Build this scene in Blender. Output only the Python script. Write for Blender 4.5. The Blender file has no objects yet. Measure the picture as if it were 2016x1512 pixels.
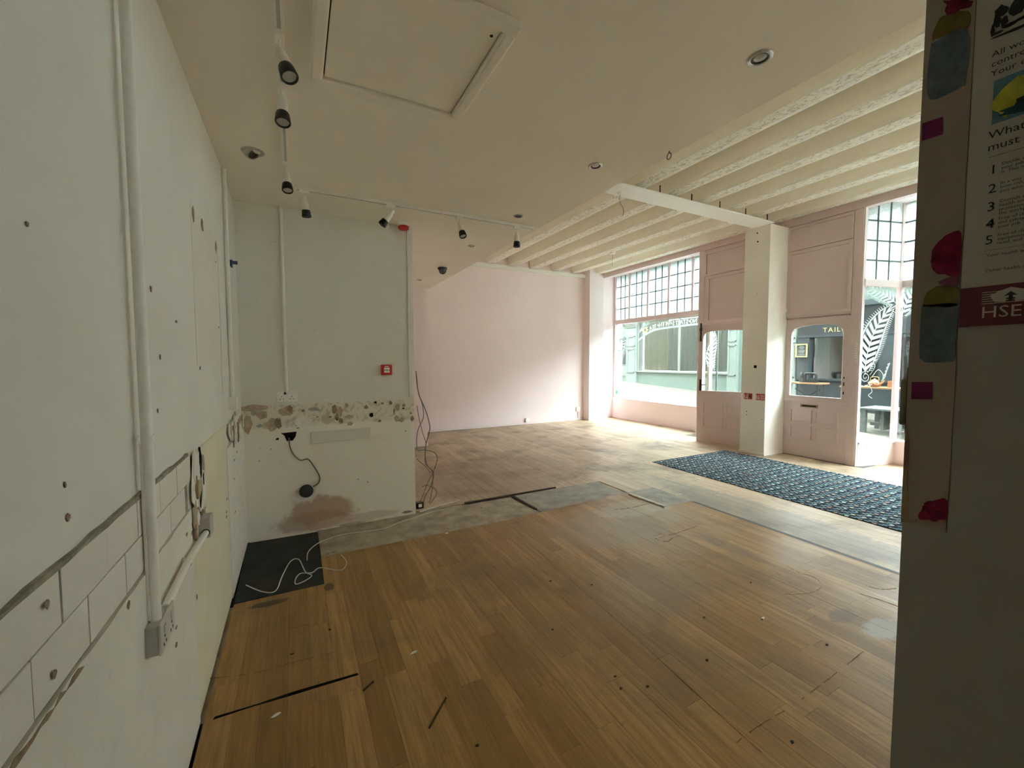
import bpy, bmesh, math, random
import numpy as np
from mathutils import Vector, Matrix

SC = bpy.context.scene
COL = SC.collection
rnd = random.Random(7)

# ------------------------------------------------------------------ camera
F_PX, YAW, PITCH, ROLL, CAM_H = 815.18, 0.4803, 0.0540, -0.0022, 1.45
_f = Vector((math.sin(YAW)*math.cos(PITCH), math.cos(YAW)*math.cos(PITCH), -math.sin(PITCH)))
_r0 = Vector((math.cos(YAW), -math.sin(YAW), 0)); _u0 = _r0.cross(_f)
CR = _r0*math.cos(ROLL) + _u0*math.sin(ROLL); CU = -_r0*math.sin(ROLL) + _u0*math.cos(ROLL)
CP = Vector((0, 0, CAM_H))
cam_d = bpy.data.cameras.new('camera'); cam_d.sensor_width = 36; cam_d.lens = F_PX/2016*36; cam_d.clip_start = .02
cam = bpy.data.objects.new('camera', cam_d); COL.objects.link(cam)
m = Matrix((CR, CU, -_f)).transposed().to_4x4(); m.translation = CP; cam.matrix_world = m
SC.camera = cam

# ------------------------------------------------------------------ light: overcast sky, exposure
w = bpy.data.worlds.new('overcast_sky'); SC.world = w; w.use_nodes = True
bg = w.node_tree.nodes['Background']
bg.inputs['Color'].default_value = (0.86, 0.95, 1.03, 1); bg.inputs['Strength'].default_value = 1.0
SC.view_settings.view_transform = 'Standard'; SC.view_settings.look = 'None'
SC.view_settings.gamma = 1; SC.view_settings.use_curve_mapping = False
SC.view_settings.exposure = 4.85
SC.cycles.max_bounces = 16; SC.cycles.diffuse_bounces = 10; SC.cycles.transparent_max_bounces = 24
SC.cycles.use_denoising = True
SC.cycles.caustics_reflective = False; SC.cycles.caustics_refractive = False

def measure(x, y, p0, n):
    """world point on the real plane (p0, n) that was read off the survey picture at (x, y)"""
    d = _f*F_PX + CR*(x-1008) - CU*(y-756); n = Vector(n)
    t = (Vector(p0)-CP).dot(n)/d.dot(n); return CP + d*t
AX = {'x': (1, 0, 0), 'y': (0, 1, 0), 'z': (0, 0, 1)}
def on(x, y, ax, v): n = AX[ax]; return measure(x, y, Vector(n)*v, n)

# ------------------------------------------------------------------ materials
def nt(name):
    mt = bpy.data.materials.new(name); mt.use_nodes = True
    t = mt.node_tree; return mt, t, t.nodes, t.links, t.nodes['Principled BSDF']
def N(nodes, typ, **kw):
    n = nodes.new(typ)
    for k, v in kw.items():
        if k in n.inputs: n.inputs[k].default_value = v
        else: setattr(n, k, v)
    return n
def rgba(c): return (c[0], c[1], c[2], 1)
def pos_node(nodes, links, scale=(1, 1, 1), rot=(0, 0, 0)):
    g = nodes.new('ShaderNodeNewGeometry'); mp = nodes.new('ShaderNodeMapping')
    mp.inputs['Scale'].default_value = scale; mp.inputs['Rotation'].default_value = rot
    links.new(g.outputs['Position'], mp.inputs['Vector']); return mp.outputs['Vector']
def mixc(nodes, links, fac, a, b, mode='MIX'):
    n = nodes.new('ShaderNodeMix'); n.data_type = 'RGBA'; n.blend_type = mode
    for sock, v in ((n.inputs[0], fac), (n.inputs[6], a), (n.inputs[7], b)):
        if hasattr(v, 'links'): links.new(v, sock)
        else: sock.default_value = v if not isinstance(v, tuple) else (rgba(v) if len(v) == 3 else v)
    return n.outputs[2]
def ramp(nodes, links, src, stops):
    r = nodes.new('ShaderNodeValToRGB'); el = r.color_ramp.elements
    while len(el) > 1: el.remove(el[0])
    el[0].position = stops[0][0]; el[0].color = rgba(stops[0][1]) if isinstance(stops[0][1], tuple) else (stops[0][1],)*3+(1,)
    for p, c in stops[1:]:
        e = el.new(p); e.color = rgba(c) if isinstance(c, tuple) else (c, c, c, 1)
    links.new(src, r.inputs[0]); return r.outputs[0]
def noise(nodes, links, vec, scale, detail=4, rough=.6, dist=0):
    n = N(nodes, 'ShaderNodeTexNoise', Scale=scale, Detail=detail, Roughness=rough, Distortion=dist)
    links.new(vec, n.inputs['Vector']); return n.outputs['Fac']
def math_n(nodes, links, op, a, b=None, c=None):
    n = nodes.new('ShaderNodeMath'); n.operation = op
    for i, v in enumerate((a, b, c)):
        if v is None: continue
        if hasattr(v, 'links'): links.new(v, n.inputs[i])
        else: n.inputs[i].default_value = v
    return n.outputs[0]
def bump(nodes, links, bsdf, h, strength, dist=.01):
    b = nodes.new('ShaderNodeBump'); b.inputs['Strength'].default_value = strength; b.inputs['Distance'].default_value = dist
    links.new(h, b.inputs['Height']); links.new(b.outputs[0], bsdf.inputs['Normal'])
def blob(nodes, links, vec, center, radii, wob=.35, wscale=12, soft=.15):
    """irregular patch of its own shape: distorted ellipse, 1 inside"""
    mp = nodes.new('ShaderNodeMapping'); mp.vector_type = 'POINT'
    mp.inputs['Location'].default_value = [-c/r for c, r in zip(center, radii)]
    mp.inputs['Scale'].default_value = [1/r for r in radii]
    links.new(vec, mp.inputs['Vector'])
    ln = nodes.new('ShaderNodeVectorMath'); ln.operation = 'LENGTH'; links.new(mp.outputs[0], ln.inputs[0])
    nz = noise(nodes, links, vec, wscale, 5, .65)
    d = math_n(nodes, links, 'MULTIPLY_ADD', nz, wob*2, math_n(nodes, links, 'ADD', ln.outputs['Value'], -wob))
    mr = nodes.new('ShaderNodeMapRange'); mr.interpolation_type = 'SMOOTHSTEP'
    mr.inputs['From Min'].default_value = 1-soft; mr.inputs['From Max'].default_value = 1+soft
    mr.inputs['To Min'].default_value = 1; mr.inputs['To Max'].default_value = 0
    links.new(d, mr.inputs['Value']); return mr.outputs[0]
def paint(name, col, rough=.75, var=.06, scale=3, bmp=.0, bscale=60, spec=.25, dirt=0, dirtcol=(.2, .16, .11)):
    mt, t, ns, ls, b = nt(name); v = pos_node(ns, ls)
    n1 = noise(ns, ls, v, scale, 5)
    lo = tuple(c*(1-var) for c in col); hi = tuple(min(1, c*(1+var)) for c in col)
    c = ramp(ns, ls, n1, [(.3, lo), (.7, hi)])
    if dirt:
        n2 = noise(ns, ls, v, scale*7, 6, .7)
        c = mixc(ns, ls, ramp(ns, ls, n2, [(.62, 0.0), (.75, dirt)]), c, dirtcol)
    ls.new(c, b.inputs['Base Color']); b.inputs['Roughness'].default_value = rough
    b.inputs['Specular IOR Level'].default_value = spec
    if bmp: bump(ns, ls, b, noise(ns, ls, v, bscale, 4), bmp, .004)
    return mt
def plain(name, col, rough=.5, metal=0, spec=.4, var=.04):
    mt = paint(name, col, rough, var, 25, 0, spec=spec)
    mt.node_tree.nodes['Principled BSDF'].inputs['Metallic'].default_value = metal; return mt
def glass_mat(name, tint=(.95, .985, .96), gloss=.04, rough=.0):
    mt = bpy.data.materials.new(name); mt.use_nodes = True; t = mt.node_tree; ns, ls = t.nodes, t.links; ns.clear()
    o = ns.new('ShaderNodeOutputMaterial'); tr = ns.new('ShaderNodeBsdfTransparent'); tr.inputs[0].default_value = rgba(tint)
    gl = ns.new('ShaderNodeBsdfGlossy'); gl.inputs['Roughness'].default_value = rough
    mx = ns.new('ShaderNodeMixShader'); mx.inputs[0].default_value = gloss
    ls.new(tr.outputs[0], mx.inputs[1]); ls.new(gl.outputs[0], mx.inputs[2]); ls.new(mx.outputs[0], o.inputs[0]); return mt
def obscure_glass(name):
    mt = bpy.data.materials.new(name); mt.use_nodes = True; t = mt.node_tree; ns, ls = t.nodes, t.links; ns.clear()
    o = ns.new('ShaderNodeOutputMaterial'); v = pos_node(ns, ls)
    vo = N(ns, 'ShaderNodeTexVoronoi', Scale=45); ls.new(v, vo.inputs['Vector'])
    tr = ns.new('ShaderNodeBsdfTransparent'); tr.inputs[0].default_value = (.66, .74, .71, 1)
    tl = ns.new('ShaderNodeBsdfTranslucent'); tl.inputs[0].default_value = (.66, .74, .71, 1)
    bp = ns.new('ShaderNodeBump'); bp.inputs['Strength'].default_value = .5; bp.inputs['Distance'].default_value = .01
    ls.new(vo.outputs['Distance'], bp.inputs['Height']); ls.new(bp.outputs[0], tl.inputs['Normal'])
    f = ramp(ns, ls, noise(ns, ls, v, 38, 3), [(.35, .72), (.65, .92)])
    mx = ns.new('ShaderNodeMixShader'); ls.new(f, mx.inputs[0]); ls.new(tr.outputs[0], mx.inputs[1]); ls.new(tl.outputs[0], mx.inputs[2])
    gl = ns.new('ShaderNodeBsdfGlossy'); gl.inputs['Roughness'].default_value = .15; ls.new(bp.outputs[0], gl.inputs['Normal'])
    m2 = ns.new('ShaderNodeMixShader'); m2.inputs[0].default_value = .05
    ls.new(mx.outputs[0], m2.inputs[1]); ls.new(gl.outputs[0], m2.inputs[2]); ls.new(m2.outputs[0], o.inputs[0]); return mt
def vinyl_mat(name, col):
    mt = bpy.data.materials.new(name); mt.use_nodes = True; t = mt.node_tree; ns, ls = t.nodes, t.links; ns.clear()
    o = ns.new('ShaderNodeOutputMaterial')
    d = ns.new('ShaderNodeBsdfDiffuse'); d.inputs[0].default_value = rgba(col)
    tl = ns.new('ShaderNodeBsdfTranslucent'); tl.inputs[0].default_value = rgba(col)
    mx = ns.new('ShaderNodeMixShader'); mx.inputs[0].default_value = .6
    ls.new(d.outputs[0], mx.inputs[1]); ls.new(tl.outputs[0], mx.inputs[2]); ls.new(mx.outputs[0], o.inputs[0]); return mt

def plank_mat(name, stops, grain, dirt_amt, rough, patches=(), spec=.35):
    mt, t, ns, ls, b = nt(name)
    oi = ns.new('ShaderNodeObjectInfo')
    base = ramp(ns, ls, oi.outputs['Random'], stops)
    g = ns.new('ShaderNodeNewGeometry')
    add = ns.new('ShaderNodeVectorMath'); add.operation = 'MULTIPLY_ADD'
    ls.new(oi.outputs['Random'], add.inputs[0]); add.inputs[1].default_value = (3, 7, 0); ls.new(g.outputs['Position'], add.inputs[2])
    def mapped(s):
        mp = ns.new('ShaderNodeMapping'); mp.inputs['Scale'].default_value = s; ls.new(add.outputs[0], mp.inputs['Vector']); return mp.outputs[0]
    n1 = noise(ns, ls, mapped((26, 1.1, 1)), 1.6, 6, .65, .6)
    n2 = noise(ns, ls, mapped((90, 3, 1)), 2.0, 4, .6)
    gr = math_n(ns, ls, 'ADD', math_n(ns, ls, 'MULTIPLY', n1, .65), math_n(ns, ls, 'MULTIPLY', n2, .35))
    c = mixc(ns, ls, ramp(ns, ls, gr, [(.40, 0.0), (.62, grain)]), base, tuple(x*.62 for x in stops[0][1]))
    # scuffs and trodden-in dirt
    v = g.outputs['Position']
    n3 = noise(ns, ls, v, 1.3, 7, .68, .4)
    c = mixc(ns, ls, ramp(ns, ls, n3, [(.48, 0.0), (.66, dirt_amt)]), c, (.10, .085, .068))
    n4 = noise(ns, ls, v, 9, 8, .75, .8)
    c = mixc(ns, ls, ramp(ns, ls, n4, [(.60, 0.0), (.72, dirt_amt*.9)]), c, (.09, .06, .04))
    for (ce, ra, col, amt) in patches:
        k = blob(ns, ls, v, ce, ra, .6, max(9, 3.2/min(ra[0], ra[1])), .22)
        c = mixc(ns, ls, math_n(ns, ls, 'MULTIPLY', k, amt), c, col)
    ls.new(c, b.inputs['Base Color'])
    rr = ramp(ns, ls, n3, [(.35, rough-.08), (.7, rough+.12)]); ls.new(rr, b.inputs['Roughness'])
    b.inputs['Specular IOR Level'].default_value = spec
    bump(ns, ls, b, math_n(ns, ls, 'ADD', gr, n4), .12, .003); return mt

M = {}
M['ceil'] = paint('ceiling_paint', (.92, .87, .765), .85, .03, 1.5, .08, 120)
M['leftwall'] = paint('left_wall_paint', (.80, .785, .725), .8, .035, 2.2, .1, 80)
M['lowwall'] = paint('lower_wall_cream', (.80, .76, .68), .8, .05, 4, .12, 50, dirt=.25)
M['yelwall'] = paint('yellowed_board', (.80, .75, .58), .75, .05, 3, .06, 50, dirt=.15)
M['tile'] = paint('wall_tile_glaze', (.80, .755, .69), .55, .04, 2, .05, 40, spec=.4, dirt=.12)
M['grime'] = paint('old_grout', (.30, .28, .22), .9, .35, 22, .4, 90)
M['pink'] = paint('pink_wall_paint', (.88, .755, .755), .8, .025, 1.6, .12, 30)
M['pinkwood'] = paint('pink_gloss_paint', (.69, .555, .54), .55, .03, 3, .06, 40, spec=.35)
M['pinklight'] = paint('pale_pink_paint', (.82, .72, .715), .7, .03, 3, .06, 40)
M['white'] = paint('white_gloss', (.84, .82, .76), .5, .03, 5, .05, 50)
M['col'] = paint('column_paint', (.86, .83, .76), .7, .04, 3, .1, 60)
M['plastic'] = plain('white_plastic', (.90, .88, .82), .4)
M['greyplastic'] = plain('grey_plastic', (.50, .49, .45), .45)
M['sockgrey'] = plain('aged_socket_plastic', (.60, .57, .52), .45)
M['black'] = plain('black_plastic', (.012, .012, .012), .35)
M['rubber'] = plain('black_rubber', (.02, .02, .02), .7)
M['void'] = plain('dark_gap', (.012, .010, .008), .95, spec=.05)
M['red'] = plain('red_plastic', (.55, .02, .02), .4)
M['metal'] = plain('brushed_metal', (.55, .54, .5), .3, .9)
M['iron'] = plain('dark_iron', (.05, .045, .04), .5, .5)
M['brass'] = plain('old_brass', (.35, .27, .15), .45, .7)
M['lens'] = plain('lamp_lens', (.55, .53, .46), .2)
M['cablegrey'] = plain('grey_cable', (.20, .19, .17), .55)
M['cablewhite'] = plain('white_cable', (.72, .70, .64), .5)
M['wood'] = paint('raw_wood', (.33, .20, .10), .8, .25, 14, .2, 60)
M['dwood'] = paint('dark_batten', (.06, .045, .03), .85, .4, 20, .2, 60)
M['chip'] = paint('bare_plaster', (.50, .40, .28), .9, .25, 30, .5, 60)
M['chipd'] = paint('dirty_plaster', (.30, .22, .15), .9, .35, 30, .5, 60)
M['chipw'] = paint('white_filler', (.86, .83, .76), .85, .06, 20, .4, 50)
M['chipg'] = paint('grey_filler', (.42, .42, .38), .9, .2, 30, .4, 60)
M['glass'] = glass_mat('window_glass')
M['obscure'] = obscure_glass('obscured_glass')
M['lead'] = plain('lead_came', (.10, .12, .12), .6)
M['vinyl'] = vinyl_mat('white_vinyl', (.60, .66, .635))
M['vinylg'] = vinyl_mat('cream_vinyl', (.80, .84, .60))

# grey wall: bare plaster scar along the old worktop line and a pink plaster patch low down
def back_wall_mat():
    mt, t, ns, ls, b = nt('grey_wall_paint'); v = pos_node(ns, ls)
    sep = ns.new('ShaderNodeSeparateXYZ'); ls.new(v, sep.inputs[0])
    nz = noise(ns, ls, v, 14, 6, .7); n0 = noise(ns, ls, v, 2, 4)
    z = math_n(ns, ls, 'MULTIPLY_ADD', nz, .05, math_n(ns, ls, 'ADD', sep.outputs['Z'], -.025))
    up = ramp(ns, ls, n0, [(.3, (.78, .785, .72)), (.7, (.82, .825, .755))])
    dn = ramp(ns, ls, n0, [(.3, (.88, .845, .75)), (.7, (.92, .885, .79))])
    mr = ns.new('ShaderNodeMapRange'); mr.inputs['From Min'].default_value = 1.095; mr.inputs['From Max'].default_value = 1.11
    ls.new(z, mr.inputs['Value']); c = mixc(ns, ls, mr.outputs[0], dn, up)
    # scarred band
    m1 = ns.new('ShaderNodeMapRange'); m1.inputs['From Min'].default_value = .905; m1.inputs['From Max'].default_value = .925; ls.new(z, m1.inputs['Value'])
    band = math_n(ns, ls, 'MULTIPLY', m1.outputs[0], math_n(ns, ls, 'SUBTRACT', 1.0, mr.outputs[0]))
    n2 = noise(ns, ls, v, 11, 3, .5, 1.2)
    scar = ramp(ns, ls, n2, [(.36, (.62, .55, .43)), (.44, (.80, .745, .63)), (.58, (.84, .79, .69)), (.64, (.66, .59, .47))])
    c = mixc(ns, ls, band, c, scar)
    for ce, ra, col, am in (((.17, 3.865, .16), (.26, 1, .13), (.50, .33, .22), .85), ((.10, 3.865, .09), (.30, 1, .08), (.45, .30, .20), .7), ((.45, 3.865, .05), (.36, 1, .045), (.62, .50, .40), .7)):
        k = blob(ns, ls, v, ce, ra, .5, 10, .2); c = mixc(ns, ls, math_n(ns, ls, 'MULTIPLY', k, am), c, col)
    n3 = noise(ns, ls, v, 38, 3, .5); c = mixc(ns, ls, ramp(ns, ls, n3, [(.70, 0.0), (.76, .5)]), c, (.25, .2, .14))
    ls.new(c, b.inputs['Base Color']); b.inputs['Roughness'].default_value = .85; b.inputs['Specular IOR Level'].default_value = .2
    bump(ns, ls, b, n2, .15, .01); return mt
M['greywall'] = back_wall_mat()

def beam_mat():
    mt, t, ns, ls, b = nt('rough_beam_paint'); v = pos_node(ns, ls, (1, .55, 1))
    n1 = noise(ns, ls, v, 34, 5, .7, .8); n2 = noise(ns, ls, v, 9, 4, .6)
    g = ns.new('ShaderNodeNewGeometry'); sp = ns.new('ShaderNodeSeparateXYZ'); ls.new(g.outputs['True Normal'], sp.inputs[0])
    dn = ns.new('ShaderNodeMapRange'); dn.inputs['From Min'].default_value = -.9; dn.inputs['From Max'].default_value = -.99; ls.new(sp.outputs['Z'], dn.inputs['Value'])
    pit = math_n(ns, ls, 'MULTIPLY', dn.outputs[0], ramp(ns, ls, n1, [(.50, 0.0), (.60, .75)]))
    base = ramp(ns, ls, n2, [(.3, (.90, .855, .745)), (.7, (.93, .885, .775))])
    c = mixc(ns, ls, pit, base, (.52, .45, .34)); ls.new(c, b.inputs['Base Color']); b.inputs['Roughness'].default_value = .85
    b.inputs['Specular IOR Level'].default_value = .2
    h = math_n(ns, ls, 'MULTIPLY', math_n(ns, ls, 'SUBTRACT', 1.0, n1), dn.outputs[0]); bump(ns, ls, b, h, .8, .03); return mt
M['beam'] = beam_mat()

def carpet_mat():
    mt, t, ns, ls, b = nt('patterned_carpet')
    v = pos_node(ns, ls)
    def brick(s, rot, c1, c2, mo, wd, hh, ms):
        mp = ns.new('ShaderNodeMapping'); mp.inputs['Rotation'].default_value = (0, 0, rot); ls.new(v, mp.inputs['Vector'])
        k = N(ns, 'ShaderNodeTexBrick', Scale=s); ls.new(mp.outputs[0], k.inputs['Vector']); k.offset = 0
        k.inputs['Color1'].default_value = rgba(c1); k.inputs['Color2'].default_value = rgba(c2); k.inputs['Mortar'].default_value = rgba(mo)
        k.inputs['Brick Width'].default_value = wd; k.inputs['Row Height'].default_value = hh; k.inputs['Mortar Size'].default_value = ms; k.inputs['Mortar Smooth'].default_value = 0
        return k.outputs['Color']
    dark, navy = (.018, .022, .030), (.030, .045, .065)
    a = brick(1, 0, (.20, .29, .31), (.10, .17, .20), dark, .10, .10, .030)
    d = brick(1, math.pi/2, (.25, .33, .33), (.10, .17, .2), navy, .10, .05, .014)
    ck = N(ns, 'ShaderNodeTexChecker', Scale=20); ls.new(v, ck.inputs['Vector'])
    c = mixc(ns, ls, ck.outputs['Fac'], a, d)
    vo = N(ns, 'ShaderNodeTexVoronoi', Scale=10); ls.new(v, vo.inputs['Vector']); vo.inputs['Randomness'].default_value = .25
    sp = ramp(ns, ls, vo.outputs['Distance'], [(.16, 1.0), (.2, 0.0)])
    wn = ramp(ns, ls, vo.outputs['Color'], [(.25, (.50, .48, .36)), (.5, (.40, .22, .18)), (.75, (.55, .62, .60))])
    c = mixc(ns, ls, sp, c, wn)
    ls.new(c, b.inputs['Base Color']); b.inputs['Roughness'].default_value = .95; b.inputs['Specular IOR Level'].default_value = .05
    bump(ns, ls, b, noise(ns, ls, v, 400, 2), .3, .003); return mt
M['carpet'] = carpet_mat()
M['plank'] = plank_mat('oak_print_floor', [(0, (.34, .185, .058)), (.5, (.43, .245, .082)), (1, (.52, .31, .115))], .75, .38, .40,
    patches=[((2.76, .99, 0), (.13, .07, 1), (.42, .38, .32), .75), ((2.70, 1.15, 0), (.10, .05, 1), (.15, .09, .05), .6), ((2.45, 2.75, 0), (.60, .35, 1), (.30, .24, .17), .45), ((1.9, 1.85, 0), (.45, .25, 1), (.26, .19, .12), .35),
             ((2.95, 2.0, 0), (.07, .30, 1), (.16, .10, .06), .5), ((-.18, 2.80, 0), (.10, .03, 1), (.05, .03, .02), .8), ((2.9, 3.0, 0), (.4, .2, 1), (.44, .36, .26), .5), ((.15, 2.83, 0), (.03, .05, 1), (.04, .03, .02), .8)])
M['plankfar'] = plank_mat('worn_oak_floor', [(0, (.46, .335, .215)), (.5, (.56, .42, .28)), (1, (.66, .51, .35))], 0.6, .60, .42,
    patches=[((2.3, 4.8, 0), (1.3, .9, 1), (.26, .18, .12), .55), ((3.9, 2.3, 0), (.28, 1.3, 1), (.22, .205, .18), .6)])
M['screed'] = paint('old_screed', (.40, .34, .26), .85, .3, 7, .3, 40, dirt=.45)
M['screed2'] = paint('grey_old_lino', (.34, .32, .275), .6, .25, 7, .2, 40, dirt=.4)
M['mat'] = paint('black_rubber_mat', (.022, .026, .026), .6, .6, 6, .15, 60, dirt=.25, dirtcol=(.15, .15, .13))

# ------------------------------------------------------------------ mesh helpers
class MB:
    def __init__(s): s.v = []; s.f = []; s.sm = []
    def add(s, vs, fs, smooth=False):
        o = len(s.v); s.v += [tuple(v) for v in vs]; s.f += [tuple(i+o for i in f) for f in fs]; s.sm += [smooth]*len(fs); return s
    def box(s, x0, x1, y0, y1, z0, z1, T=None):
        vs = [Vector((x, y, z)) for x in (x0, x1) for y in (y0, y1) for z in (z0, z1)]
        if T: vs = [T @ v for v in vs]
        return s.add(vs, [(0, 1, 3, 2), (4, 6, 7, 5), (0, 4, 5, 1), (2, 3, 7, 6), (0, 2, 6, 4), (1, 5, 7, 3)])
    def prism(s, poly, d):
        """planar polygon (3D points) pushed along vector d"""
        n = len(poly); d = Vector(d); a = [Vector(p) for p in poly]
        return s.add(a+[p+d for p in a], [tuple(range(n))[::-1], tuple(range(n, 2*n))]+[(i, (i+1) % n, n+(i+1) % n, n+i) for i in range(n)])
    def tube(s, pts, r, seg=8, cap=True):
        pts = [Vector(p) for p in pts]; n = len(pts); rs = r if isinstance(r, (list, tuple)) else [r]*n
        ref = Vector((0, 0, 1)); vs = []; fs = []
        t0 = (pts[1]-pts[0]).normalized()
        if abs(t0.dot(ref)) > .95: ref = Vector((0, 1, 0))
        nrm = (ref - t0*ref.dot(t0)).normalized()
        for i, p in enumerate(pts):
            t = (pts[min(i+1, n-1)]-pts[max(i-1, 0)]).normalized()
            nrm = (nrm - t*nrm.dot(t)).normalized(); b = t.cross(nrm)
            for k in range(seg):
                a = 2*math.pi*k/seg; vs.append(p + (nrm*math.cos(a)+b*math.sin(a))*rs[i])
        for i in range(n-1):
            for k in range(seg):
                fs.append((i*seg+k, i*seg+(k+1) % seg, (i+1)*seg+(k+1) % seg, (i+1)*seg+k))
        s.add(vs, fs, True)
        if cap:
            s.add(vs[:seg], [tuple(range(seg))[::-1]]); s.add(vs[-seg:], [tuple(range(seg))])
        return s
    def lathe(s, base, axis, prof, seg=20, smooth=True):
        """prof: list of (radius, distance along axis)"""
        ax = Vector(axis).normalized(); ref = Vector((0, 0, 1)) if abs(ax.z) < .9 else Vector((1, 0, 0))
        n1 = (ref-ax*ref.dot(ax)).normalized(); n2 = ax.cross(n1); vs = []; base = Vector(base)
        for r, d in prof:
            for k in range(seg):
                a = 2*math.pi*k/seg; vs.append(base+ax*d+(n1*math.cos(a)+n2*math.sin(a))*max(r, 1e-5))
        fs = [(i*seg+k, i*seg+(k+1) % seg, (i+1)*seg+(k+1) % seg, (i+1)*seg+k) for i in range(len(prof)-1) for k in range(seg)]
        return s.add(vs, fs, smooth)
    def mesh(s, name):
        me = bpy.data.meshes.new(name); me.from_pydata(s.v, [], s.f)
        me.polygons.foreach_set('use_smooth', s.sm); bm = bmesh.new(); bm.from_mesh(me)
        bmesh.ops.recalc_face_normals(bm, faces=bm.faces); bm.to_mesh(me); bm.free(); me.update(); return me
def obj(name, mb, mat, parent=None, bevel=0):
    me = mb.mesh(name) if isinstance(mb, MB) else mb
    if bevel:
        bm = bmesh.new(); bm.from_mesh(me)
        bmesh.ops.bevel(bm, geom=[e for e in bm.edges], offset=bevel, segments=2, affect='EDGES', profile=.6, clamp_overlap=True); bm.to_mesh(me); bm.free()
    if isinstance(mat, str): mat = M[mat]
    if not me.materials: me.materials.append(mat)
    o = bpy.data.objects.new(name, me); COL.objects.link(o)
    if parent is not None: o.parent = parent; o.matrix_parent_inverse = parent_world(parent).inverted()
    return o
def parent_world(p):
    mw = p.matrix_basis.copy()
    if p.parent is not None: mw = parent_world(p.parent) @ p.matrix_parent_inverse @ mw
    return mw
def thing(name, label, cat, loc=(0, 0, 0), group=None):
    o = bpy.data.objects.new(name, None); COL.objects.link(o); o.location = loc; o.empty_display_size = .05
    return tag(o, label, cat, group)
def tag(o, label, cat, group=None):
    o['label'] = label; o['category'] = cat
    if group: o['group'] = group
    return o
def struct(o): o['kind'] = 'structure'; return o
def B(*a): return MB().box(*a)
def smooth_path(pts, n=6):
    pts = [Vector(p) for p in pts]; out = []
    for i in range(len(pts)-1):
        p0, p1, p2, p3 = pts[max(i-1, 0)], pts[i], pts[i+1], pts[min(i+2, len(pts)-1)]
        for k in range(n):
            t = k/n; out.append(.5*((2*p1)+(p2-p0)*t+(2*p0-5*p1+4*p2-p3)*t*t+(3*p1-p0-3*p2+p3)*t**3))
    return out+[pts[-1]]
def text_mesh(txt, size, origin, xdir, ydir, spacing=1.0, align='LEFT'):
    cu = bpy.data.curves.new('lettering', 'FONT'); cu.body = txt; cu.size = size; cu.align_x = align; cu.resolution_u = 2; cu.space_character = spacing
    tmp = bpy.data.objects.new('lettering', cu); COL.objects.link(tmp)
    dg = bpy.context.evaluated_depsgraph_get(); me = bpy.data.meshes.new_from_object(tmp.evaluated_get(dg))
    bpy.data.objects.remove(tmp); bpy.data.curves.remove(cu)
    X = Vector(xdir).normalized(); Y = Vector(ydir).normalized(); o = Vector(origin)
    for v in me.vertices: v.co = o+X*v.co.x+Y*v.co.y
    me.materials.clear(); return me
def blob_poly(c, U, V, ru, rv, n=11, jag=.3, seed=0):
    r = random.Random(seed); c = Vector(c); U = Vector(U); V = Vector(V)
    return [c+U*(ru*(1+r.uniform(-jag, jag))*math.cos(2*math.pi*i/n))+V*(rv*(1+r.uniform(-jag, jag))*math.sin(2*math.pi*i/n)) for i in range(n)]

# ================================================================== THE ROOM
XL, YB, XG, ZC, XE, YN, YP = -.392, 3.865, .975, 2.689, 2.036, 6.97, 8.32
XR, YR, XD, XW, XW2, ZB, ZS = .741, .25, 6.78, 7.34, 7.45, 3.58, 3.80
YS = -4.2                                         # unseen south end of the shop, moved out to let in more daylight

floor = struct(obj('floor', B(-.5, 7.6, YS-.1, 8.5, -.12, -.006), 'screed'))
wall_left = struct(obj('wall_left', B(-.55, XL, -2.6, YB, -.006, ZC), 'leftwall'))
wall_back = struct(obj('wall_back', B(-.55, XG, YB, YB+.12, -.006, ZC), 'greywall'))
struct(obj('wall_passage', B(XG-.12, XG, YB+.12, YN, -.006, ZC), 'pink'))
struct(obj('wall_nib', B(XG-.12, 1.985, YN, YP, -.006, ZS), 'pink'))
wall_far = struct(obj('wall_far', B(1.985, 7.6, YP, YP+.14, -.006, ZS), 'pink'))
ceiling = struct(obj('ceiling', B(-.55, XE, YS-.1, YN, ZC, ZC+.10), 'ceil'))
struct(obj('bulkhead', B(XE-.08, XE, YS-.1, YP, ZC+.10, ZS), 'ceil'))
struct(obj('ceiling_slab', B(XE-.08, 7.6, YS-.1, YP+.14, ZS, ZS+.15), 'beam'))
struct(obj('roof_slab', B(-.55, XE-.08, YS-.1, YP+.14, ZS+.05, ZS+.15), 'ceil'))
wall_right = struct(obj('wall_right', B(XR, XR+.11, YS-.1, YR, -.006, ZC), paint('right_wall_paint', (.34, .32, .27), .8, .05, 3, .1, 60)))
struct(obj('wall_rear', B(-.55, XR+.11, -2.7, -2.6, -.006, ZC), 'leftwall'))  # unseen, put in to keep sky light from leaking in behind the camera
struct(obj('wall_south', B(XR+.11, 7.6, YS-.12, YS, -.006, ZS), 'pink'))

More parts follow.
